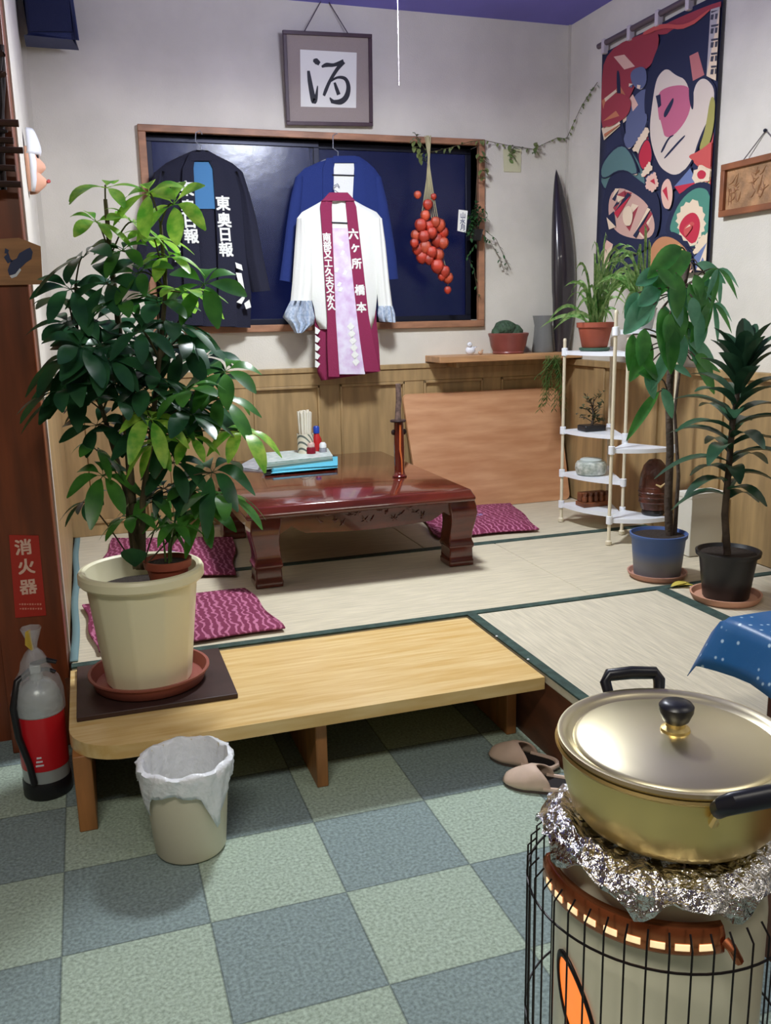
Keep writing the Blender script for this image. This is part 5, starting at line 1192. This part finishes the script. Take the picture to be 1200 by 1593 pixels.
trk.build('trunk', M_bark, bp_); fo[0].build('foliage', leafmat('money_leaf', (92, 168, 76), (56, 128, 56), .35), bp_); fo[1].build('foliage', L_cool, bp_)
# dracaena in black pot
d1 = Vector((2.075, 2.475, TAT+.003)); dr = thing('potted_dracaena', d1, 'dark strap-leaved dracaena in a black plastic pot near the right wall', 'potted plant')
MB().lathe([(0, 0), (.110, 0), (.118, .012), (.122, .024), (.115, .024), (.106, .008), (0, .006)], 40, d1).build('saucer', mat('pale_terracotta', (204, 152, 126), rough=.65), dr)
MB().lathe([(0, .0075), (.074, .0075), (.078, .012), (.097, .160), (.108, .162), (.110, .176), (.103, .178), (.094, .165), (0, .155)], 40, d1).build('pot', M_black, dr)
MB().lathe([(0, .1565), (.094, .1655)], 30, d1).build('soil', M_soil, dr)
ds = MB(); dl = MB(); R_ = random.Random(23); Yd = 2.475
spn = [at_y(x, y, Yd) for x, y in ((1132, 862), (1128, 800), (1134, 730), (1140, 660), (1150, 600), (1158, 570))]; ds.tube(spn, [.013, .012, .011, .010, .008, .005], 10)
def spine(t): i = min(int(t*5), 4); return spn[i].lerp(spn[i+1], t*5-i)
for i in range(46):
    t = .26+.74*(i/45)**.9; p = spine(t); a = i*2.4+R_.uniform(-.2, .2); el = .45+.75*max(0, (t-.45)/.55)**1.2+R_.uniform(-.1, .15); d = Vector((math.cos(a)*math.cos(el), math.sin(a)*.8*math.cos(el), math.sin(el))); L_ = .22+.05*math.sin(PI*t)
    if t < .4: L_ *= .75
    if p.x+L_*d.x > XW-.06: L_ = max(.08, (XW-.06-p.x)/d.x)
    dl.leaf(p, d, L_, .060, .75*(1.1-.75*t), n=8, fold=.2, pw=.62)
ds.build('stem', M_bark, dr); dl.build('foliage', L_dr, dr)
# white box and fallen leaf
wb_ = thing('white_box', (2.34, 2.95, TAT), 'plain white box standing on the tatami behind the two floor pots', 'box')
q = [Vector((at_y(1072, 870, 2.98).x, 2.98, TAT+.003)), Vector((at_y(1122, 870, 2.98).x, 2.98, TAT+.003))]
z_top = at_y(1095, 768, 2.98).z
MB().box((q[0].x, 2.98, TAT+.003), (q[1].x, 3.07, z_top)).build('carton', mat('white_carton', (214, 212, 200), rough=.6), wb_, bevel=.003)
MB().box((q[0].x-.002, 2.978, z_top-.02), (q[1].x+.002, 3.072, z_top+.002)).build('lid', mat('white_carton_lid', (220, 218, 208), rough=.6), wb_, bevel=.002)
fl = MB(); p = at_z(1062, 912, TAT+.004); fl.leaf(p-X_*.05+Z_*.004, (1, .2, .15), .10, .035, .15); fl.leaf(p-X_*.02+Z_*.004, (.9, -.3, .25), .07, .02, .3)
tag(fl.build('fallen_leaf', L_yel, solid=.0008), 'yellow withered leaf lying on the tatami by the blue-grey pot', 'leaf')

# ================================================================ WINDOW GREENERY
YG = 4.335
dl_ = thing('dried_lantern_bunch', at_y(665, 215, YG), 'hanging bunch of dried orange-red lantern pods in front of the window', 'dried plant')
st = MB(); R_ = random.Random(6)
for i in range(9):
    x0 = 666+R_.uniform(-5, 7); xe = 655+i*3.4; st.tube([at_y(x0, 211, YG+.02), at_y(667+R_.uniform(-2, 2), 250, YG), at_y((667+xe)/2, 300, YG), at_y(xe, 345, YG)], .0022, 5)
st.tube([at_y(690, 400, YG), at_y(697, 430, YG), at_y(697, 445, YG)], .0014, 5)
st.build('stalks', mat('straw_stalk', (176, 168, 128), rough=.8), dl_)
M_hz = mat('lantern_red', (204, 66, 44), rough=.5, var=(20, .25)); M_hz2 = mat('lantern_orange', (218, 92, 60), rough=.5, var=(20, .25))
pods = [(650, 303, 6), (675, 306, 5), (666, 318, 8), (662, 335, 8), (655, 350, 10), (668, 352, 9), (648, 366, 9), (660, 368, 10), (672, 362, 9), (684, 350, 10), (690, 362, 9), (680, 374, 11), (662, 384, 10), (650, 388, 9), (672, 392, 9), (690, 378, 9), (657, 400, 10), (668, 404, 8), (682, 397, 10), (681, 414, 11), (692, 422, 9), (697, 432, 9), (688, 430, 7), (697, 451, 6), (678, 345, 8), (645, 378, 7)]
sc_ = (at_y(500, 400, YG)-at_y(501, 400, YG)).length
for i, (x, y, r) in enumerate(pods):
    c = at_y(x, y, YG-R_.uniform(-.01, .04)); rr_ = r*sc_*.95
    rr_ *= 1.12; prof = [(.05*rr_, -1.02*rr_), (.55*rr_, -.8*rr_), (.92*rr_, -.3*rr_), (.98*rr_, .2*rr_), (.75*rr_, .7*rr_), (.2*rr_, .92*rr_), (0, .92*rr_)]
    MB().lathe(prof, 15, c, wob=lambda a, z: 1-.10*abs(math.sin(a*2.5))).build('lantern_pod', M_hz if i % 3 else M_hz2, dl_)
# hanging basket with tag in the right of the window
hp = thing('hanging_plant', at_y(735, 350, YG), 'small hanging plant with trailing vines and white lettered tag at the window right side', 'hanging plant')
MB().lathe([(0, 0), (.035, .002), (.045, .05), (.048, .055), (.044, .055), (0, .045)], 24, at_y(738, 372, YG)-Z_*.01).build('pot', M_black, hp)
MB().tube([at_y(738, 360, YG), at_y(741, 300, YG+.01), at_y(745, 222, YG+.035)], .0014, 5).build('hanging_cord', M_stem, hp)
q = [at_y(x, y, YG-.052) for x, y in ((714, 326), (728, 328), (725, 362), (712, 359))]
MB().prism(q, (0, .002, 0)).build('name_tag', M_card, hp)
tm = MB()
for i in range(3): tm.text('山水月'[i], at_y(720.5-i*.4, 335+i*9.5, YG-.0535), X_, Z_, 9.5*sc_, bold=.03)
tm.build('tag_lettering', mat('tag_ink', (90, 90, 120), rough=.6), hp, smooth=False)
lf = MB(); stm = MB()
for i in range(14):
    b0 = at_y(738, 362, YG); e = at_y(R_.uniform(725, 756), R_.uniform(315, 372), YG-R_.uniform(.0, .07)); P_ = bez(b0, (b0+e)/2+Z_*.05, e, 6); stm.tube(P_, .0012, 4)
    for k in range(2, 7):
        for s_ in range(2): lf.leaf(P_[k], (R_.uniform(-1, 1), R_.uniform(-1, 0), R_.uniform(-.6, .8)), .026, .015, .3, n=3)
for pts in ([(745, 365), (762, 375), (776, 398), (784, 420), (790, 405)], [(735, 380), (728, 400), (738, 420), (745, 470)], [(750, 360), (772, 372), (795, 420)]):
    P_ = [at_y(x, y, YW-.03) for x, y in pts]; P_[0].y = YG; stm.tube(P_, .0012, 4)
    for k in range(len(P_)-1):
        for j in range(4): lf.leaf(P_[k].lerp(P_[k+1], j/4), (R_.uniform(-1, 1), -.4, R_.uniform(-1, .4)), .022, .012, .3, n=3)
stm.build('vine', M_stem, hp); lf.build('foliage', leafmat('vine_leaf', (70, 116, 66), (50, 86, 54), .3), hp)
# garland along the window top to the corner and banner
gl = thing('vine_garland', at_y(750, 215, YW-.02), 'thin dried vine strung from the window top across the corner to the banner', 'garland')
gp = [at_y(645, 206, 4.36), at_y(665, 238, 4.35), at_y(700, 230, 4.36), at_y(730, 221, 4.36), at_y(752, 218, 4.36), at_y(790, 226, YW-.012), at_y(830, 232, YW-.012), at_y(868, 214, YW-.012), Vector((XW-.02, YW-.02, 2.13)), at_x(905, 165, XW-.01), at_x(918, 145, XW-.01), at_x(930, 128, XW-.012)]
stm = MB().tube(gp, .0016, 5); lf = MB()
for i in range(len(gp)-1):
    for k in range(5):
        p = gp[i].lerp(gp[i+1], k/5)
        lf.leaf(p-Y_*.002, (R_.uniform(-1, .6), -.5, R_.uniform(-1, .3)), R_.uniform(.014, .03), .014, .3, n=3)
for x, y, n_ in ((647, 222, 10), (652, 240, 8), (747, 240, 12), (750, 270, 8), (797, 235, 7), (835, 230, 6)):
    c = at_y(x, y, 4.35 if x < 760 else YW-.03)
    for k in range(n_): lf.leaf(c+Vector((R_.uniform(-.015, .015), -.006, R_.uniform(-.03, .03))), (R_.uniform(-1, 1), -.6, R_.uniform(-1, .3)), .034, .022, .3, n=4)
stm.build('vine', M_stem, gl); lf.build('foliage', leafmat('garland_leaf', (146, 156, 92), (96, 118, 72), .3), gl)

# ================================================================ CEILING LAMP (its body and pull cord)
cl = thing('ceiling_lamp', LAMP, 'round ceiling lamp with ring tube and long thin pull cord, above the low table', 'lamp')
lx, ly = LAMP.x, LAMP.y
MB().lathe([(0, .20), (.24, .20), (.26, .16), (.25, .155), (.0, .17)], 40, LAMP).build('lamp_base', mat('lamp_lilac', (210, 200, 230), rough=.5), cl)
M_tubeb = mat('lamp_tube', (255, 250, 240), rough=.4, emit=((255, 248, 232), 4))
MB().tube([(lx+.16*math.cos(a), ly+.16*math.sin(a), LAMP.z+.10) for a in [2*PI*i/40 for i in range(41)]], .014, 10, caps=False).build('ring_tube', M_tubeb, cl)
MB().tube([(lx, ly, LAMP.z+.19), (lx, ly, CEIL)], .04, 16).build('ceiling_rose', M_white, cl)
cq = at_y(621, 128, LAMP.y); 
MB().tube([(lx, ly, LAMP.z+.16), (cq.x+.02, ly, LAMP.z+.15), (cq.x, ly, LAMP.z+.05), (cq.x, ly, cq.z)], .0011, 6).lathe([(0, -.012), (.002, -.010), (.002, -.002), (0, 0)], 8, (cq.x, ly, cq.z)).build('pull_cord', mat('cord_lilac', (186, 176, 190), rough=.6), cl)

# thumb tacks in the green border beside the bench
for i, (x, y, lab) in enumerate(((773, 990, 'tiny white tack in the green tatami border by the bench, farther one'), (822, 1026, 'tiny white tack in the green tatami border by the bench, nearer one'))):
    p = at_z(x, y, TAT+.003); tag(MB().lathe([(0, 0), (.004, 0), (.004, .0015), (.002, .003), (0, .0035)], 12, (p.x, p.y, TAT+.0027)).build('thumb_tack', M_mwhite), lab, 'tack', 'tacks in the tatami border')
